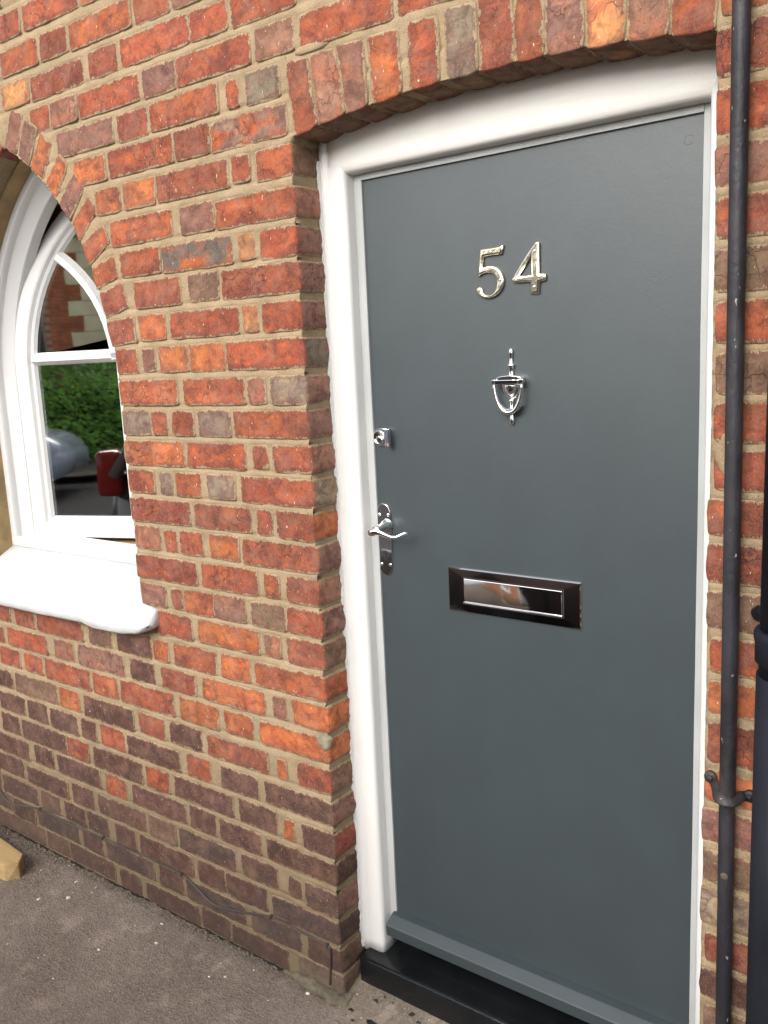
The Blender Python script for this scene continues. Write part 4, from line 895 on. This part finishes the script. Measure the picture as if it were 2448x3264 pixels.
# dirt and gap shade painted as one dark ribbon between tarmac and wall
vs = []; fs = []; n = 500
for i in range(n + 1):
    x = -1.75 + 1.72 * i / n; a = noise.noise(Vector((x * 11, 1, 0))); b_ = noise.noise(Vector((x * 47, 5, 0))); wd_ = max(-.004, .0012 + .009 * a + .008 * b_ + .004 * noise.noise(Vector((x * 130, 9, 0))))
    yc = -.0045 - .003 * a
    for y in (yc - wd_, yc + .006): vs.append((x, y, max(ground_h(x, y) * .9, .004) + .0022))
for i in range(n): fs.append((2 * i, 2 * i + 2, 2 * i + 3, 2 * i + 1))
tag(link('dirt_and_shade_line', mesh(vs, fs), DARK), kind='stuff')
# black drips of step paint on the apron
vs = []; fs = []
def apron_h(x, y): return ground_h(x, y) + .004 + .42 * max(0, min(y, .075) + .012) + .0022
for x, y, r in ((.037, -.022, .0075), (.084, .018, .006), (.171, .072, .004), (.158, .050, .004), (.176, .029, .006), (.104, -.030, .013), (.12, .03, .003), (.15, -.01, .005), (.095, .035, .003), (.20, .02, .005), (.06, -.045, .004)):
    for q in range(2):
        b0 = len(vs); cx_, cy_ = x + rng.uniform(-r, r) * .6 * q, y + rng.uniform(-r, r) * .6 * q; n = 11
        for k in range(n):
            a = k * 6.283 / n; rr2 = r * rng.uniform(.35, 1.1); px_, py_ = cx_ + math.cos(a) * rr2 * 1.2, cy_ + math.sin(a) * rr2 * .7; vs.append((px_, py_, apron_h(px_, py_) + .0003 * q))
        vs.append((cx_, cy_, apron_h(cx_, cy_) + .0006)); fs += [(b0 + k, b0 + (k + 1) % n, b0 + n) for k in range(n)]
tag(link('paint_drips', mesh(vs, fs), FLECK), kind='stuff')

# ================================================================== ACROSS THE STREET (seen in the glass and the chrome)
CARD = simple("dark_blue_car_paint", (.115, .112, .115), .14, coat=.6)
CARS = simple("silver_blue_car_paint", (.42, .47, .55), .22, coat=.5)
CGL = simple("car_glass", (.02, .025, .03), .05)
TYRE = simple("tyre_rubber", (.02, .02, .02), .8)
RED = simple("red_lamp_lens", (.26, .012, .012), .12)
def car(x0, y0, paint, label, flip=1):
    """rear bumper at x0, near side at y0, car runs to +x (flip 1) or -x"""
    root = empty('parked_car', (x0 + flip * 2.1, y0 - .85, -.13), label=label, cat='car')
    def X(a): return x0 + flip * a
    prof = [(0, .28), (.0, .66), (.06, .98), (.35, 1.03), (3.1, .99), (3.95, .80), (4.2, .62), (4.22, .30), (3.85, .22), (.3, .22)]
    def ext(pf, ya, yb, ins=0.0, bev=.05):
        n = len(pf); vs = [(X(a), ya, b - .13) for a, b in pf] + [(X(a), yb, b - .13) for a, b in pf]
        fs = [tuple(range(n)), tuple(range(n, 2 * n))[::-1]] + [(i, (i + 1) % n, n + (i + 1) % n, n + i) for i in range(n)]
        if ins:
            for k, (x, y, z) in enumerate(vs):
                if z > .95: vs[k] = (x, y + (-ins if y > y0 - .85 else ins), z)
        if bev > .04 and not ins:                 # rear corners rounded in plan
            for k, (x, y, z) in enumerate(vs):
                if abs(x - x0) < .08: vs[k] = (x, y + (-.22 if y > y0 - .85 else .22), z)
        me = fix(mesh(vs, fs)); bm = bmesh.new(); bm.from_mesh(me); bmesh.ops.bevel(bm, geom=bm.edges[:], offset=bev, segments=3, affect='EDGES'); bm.to_mesh(me); bm.free(); return me
    link('body', ext(prof, y0, y0 - 1.7), paint, root, True)
    link('cabin', ext([(.12, .98), (.38, 1.46), (.75, 1.54), (2.0, 1.54), (2.9, .97)], y0 - .06, y0 - 1.64, .14, .05), CGL, root, True)
    link('roof', ext([(.36, 1.475), (.75, 1.555), (2.0, 1.555), (2.06, 1.51), (.40, 1.44)], y0 - .16, y0 - 1.54, 0, .012), paint, root, True)
    for px_, qx in ((.10, .40), (1.45, 1.43), (2.84, 2.06)):
        for sd_ in (y0 - .045, y0 - 1.655):
            ins = -.13 if sd_ > y0 - .8 else .13
            link('pillar', tube([(X(px_), sd_, .86), (X(qx), sd_ + ins, 1.365)], .038, 8), paint, root, True)
    for wx in (.78, 3.35):
        for sd_ in (y0 - .10, y0 - 1.60):
            w_ = link('wheel', lathe_y([(sd_ + .11, .24), (sd_ + .11, .30), (sd_ + .09, .315), (sd_ - .09, .315), (sd_ - .11, .30), (sd_ - .11, .24)], X(wx), .185, 28), TYRE, root, True)
            link('rim', lathe_y([(sd_ + .118, .05), (sd_ + .112, .21), (sd_ + .09, .225), (sd_ - .09, .225), (sd_ - .112, .21), (sd_ - .118, .05)], X(wx), .185, 28), CHROME, w_, True)
    for sd_ in (y0 - .20, y0 - 1.53):
        link('tail_light', box(min(X(-.012), X(.13)), max(X(-.012), X(.13)), sd_ - .05, sd_ + .127, .74, 1.02, .03), RED, root, True)
    link('bumper', box(min(X(-.05), X(.1)), max(X(-.05), X(.1)), y0 - 1.66, y0 - .04, .15, .36, .04), paint, root, True)
    return root
car(-1.80, -2.32, CARD, 'dark blue hatchback parked at the near kerb mirrored in the window')
car(-8.1, -8.2, CARS, 'silver blue car parked across the road mirrored in the window')
# garden wall, hedge and house beyond the road
tag(link('far_pavement', mesh([(-60, -12.4, -.02), (60, -12.4, -.02), (60, -10.2, -.02), (-60, -10.2, -.02)], [(0, 1, 2, 3)]), CONC), kind='structure')
HEDGE = simple("hedge_leaves", (.17, .36, .05), .6, var=.6, vscale=5)
hd_ = empty('hedge', (-2, -12.2, 0), label='clipped green hedge along the far side of the street', cat='hedge')
vs = []; fs = []
for _ in range(26000):
    x = rng.uniform(-9, 7); z = 1.75 * rng.random() ** .8 + .12 * noise.noise(Vector((x * 1.3, 0, 0))); y = -11.95 + .28 * noise.noise(Vector((x * 1.7, z * 2.2, 3))) - (.25 * rng.random() ** 2)
    if z > 1.5: y -= rng.random() * .6
    n_ = Vector((rng.gauss(0, .6), 1, rng.gauss(.3, .6))).normalized(); t_ = n_.cross(Vector((rng.random(), 0, 1))).normalized(); u_ = n_.cross(t_); l = rng.uniform(.03, .065)
    p_ = Vector((x, y, z)); b0 = len(vs); vs += [p_ - t_ * l, p_ + u_ * l * .5, p_ + t_ * l, p_ - u_ * l * .5]; fs.append((b0, b0 + 1, b0 + 2, b0 + 3))
tag(link('foliage', mesh(vs, fs), HEDGE, hd_), kind='stuff')
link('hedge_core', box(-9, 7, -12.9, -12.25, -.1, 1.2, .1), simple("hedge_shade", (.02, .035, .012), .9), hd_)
hs_ = empty('far_house', (-4, -15, -.1), label='red brick house with toothed cream stone dressings across the street', cat='house')
FB = simple("far_red_brick", (.42, .13, .05), .9, var=.3, vscale=6); FM = simple("far_mortar", (.38, .32, .24), .95); ST = simple("cream_stone", (.74, .66, .42), .85, var=.12, vscale=3)
link('wall', box(-9.5, 3.0, -18, -15.03, -.1, 4.2), FM, hs_)
vs = []; fs = []; zz_ = -.08; k = 0
while zz_ < 4.1:
    x = -5.9 + (.11 if k % 2 else 0)
    while x < -5.0:
        x1 = min(x + .215, -5.0); b0 = len(vs)
        for a, b in ((x, zz_), (x1, zz_), (x1, zz_ + .062), (x, zz_ + .062)): vs.append((a, -15.01 + .003 * rng.random(), b))
        fs.append((b0, b0 + 1, b0 + 2, b0 + 3)); x += .225
    zz_ += .075; k += 1
bwk = link('brickwork', mesh(vs, fs), FB, hs_); bwk['kind'] = 'stuff'
zz_ = -.1; k = 0
while zz_ < 4.0:
    h = .30; x0 = -5.40 if k % 2 else -5.12
    o = link('quoin', box(x0, -1.2, -15.06, -14.985, zz_ + .004, zz_ + h - .004, .006), ST, hs_); zz_ += h; k += 1
dark_panel = link('added_dark_panel', box(-9.3, -5.95, -15.0, -14.95, -.1, 3.4, .01), simple("added_panel_dark", (.035, .028, .024), .7, var=.3), hs_)  # unseen dark panel, added to darken the left of the window reflection
for wx in (-3.4,):
    wf = link('window', box(wx - .6, wx + .6, -14.99, -14.96, 2.2, 3.6, .01), UPVC, hs_); link('glass', box(wx - .5, wx + .5, -14.958, -14.952, 2.3, 3.5), CGL, wf)
rf = [(-9.8, -14.7, 4.15), (3.3, -14.7, 4.15), (3.3, -16.5, 5.6), (-9.8, -16.5, 5.6), (-9.8, -18.3, 4.15), (3.3, -18.3, 4.15)]
link('roof', mesh(rf, [(0, 1, 2, 3), (3, 2, 5, 4), (0, 3, 4), (1, 5, 2), (0, 4, 5, 1)]), simple("slate_roof", (.07, .07, .08), .6), hs_)
TR = simple("tree_leaves", (.05, .10, .02), .6, var=.5, vscale=2)
def tree(x, y, h, r, lab):
    root = empty('tree', (x, y, -.1), label=lab, cat='tree')
    link('trunk', tube([(x, y, -.2), (x + .05, y, h * .3), (x - .1, y + .1, h * .6)], [.22, .17, .10], 10), simple("bark", (.08, .06, .045), .9), root, True)
    for i in range(4):
        a = i * 1.7; link('limb', tube([(x, y, h * .38), (x + math.cos(a) * r * .4, y + math.sin(a) * r * .4, h * .6), (x + math.cos(a) * r * .7, y + math.sin(a) * r * .7, h * .8)], [.09, .06, .03], 7), bpy.data.materials['bark'], root, True)
    vs = []; fs = []; cl = [Vector((x + rng.gauss(0, r * .5), y + rng.gauss(0, r * .5), h * .7 + rng.gauss(0, h * .14))) for _ in range(26)]
    for _ in range(9000):
        c_ = rng.choice(cl); d = Vector((rng.gauss(0, 1), rng.gauss(0, 1), rng.gauss(0, 1))).normalized() * r * .36 * rng.random() ** .4
        p_ = c_ + d; t_ = Vector((rng.gauss(0, 1), rng.gauss(0, 1), rng.gauss(0, 1))).normalized(); u_ = t_.cross(Vector((.3, .5, .8))).normalized(); l = rng.uniform(.06, .12)
        b0 = len(vs); vs += [p_ - t_ * l, p_ + u_ * l * .6, p_ + t_ * l, p_ - u_ * l * .6]; fs.append((b0, b0 + 1, b0 + 2, b0 + 3))
    cr_ = link('crown', mesh(vs, fs), TR, root); cr_['kind'] = 'stuff'
tree(6.5, -12.0, 7.5, 2.6, 'leafy green tree at the right of the far house across the street')
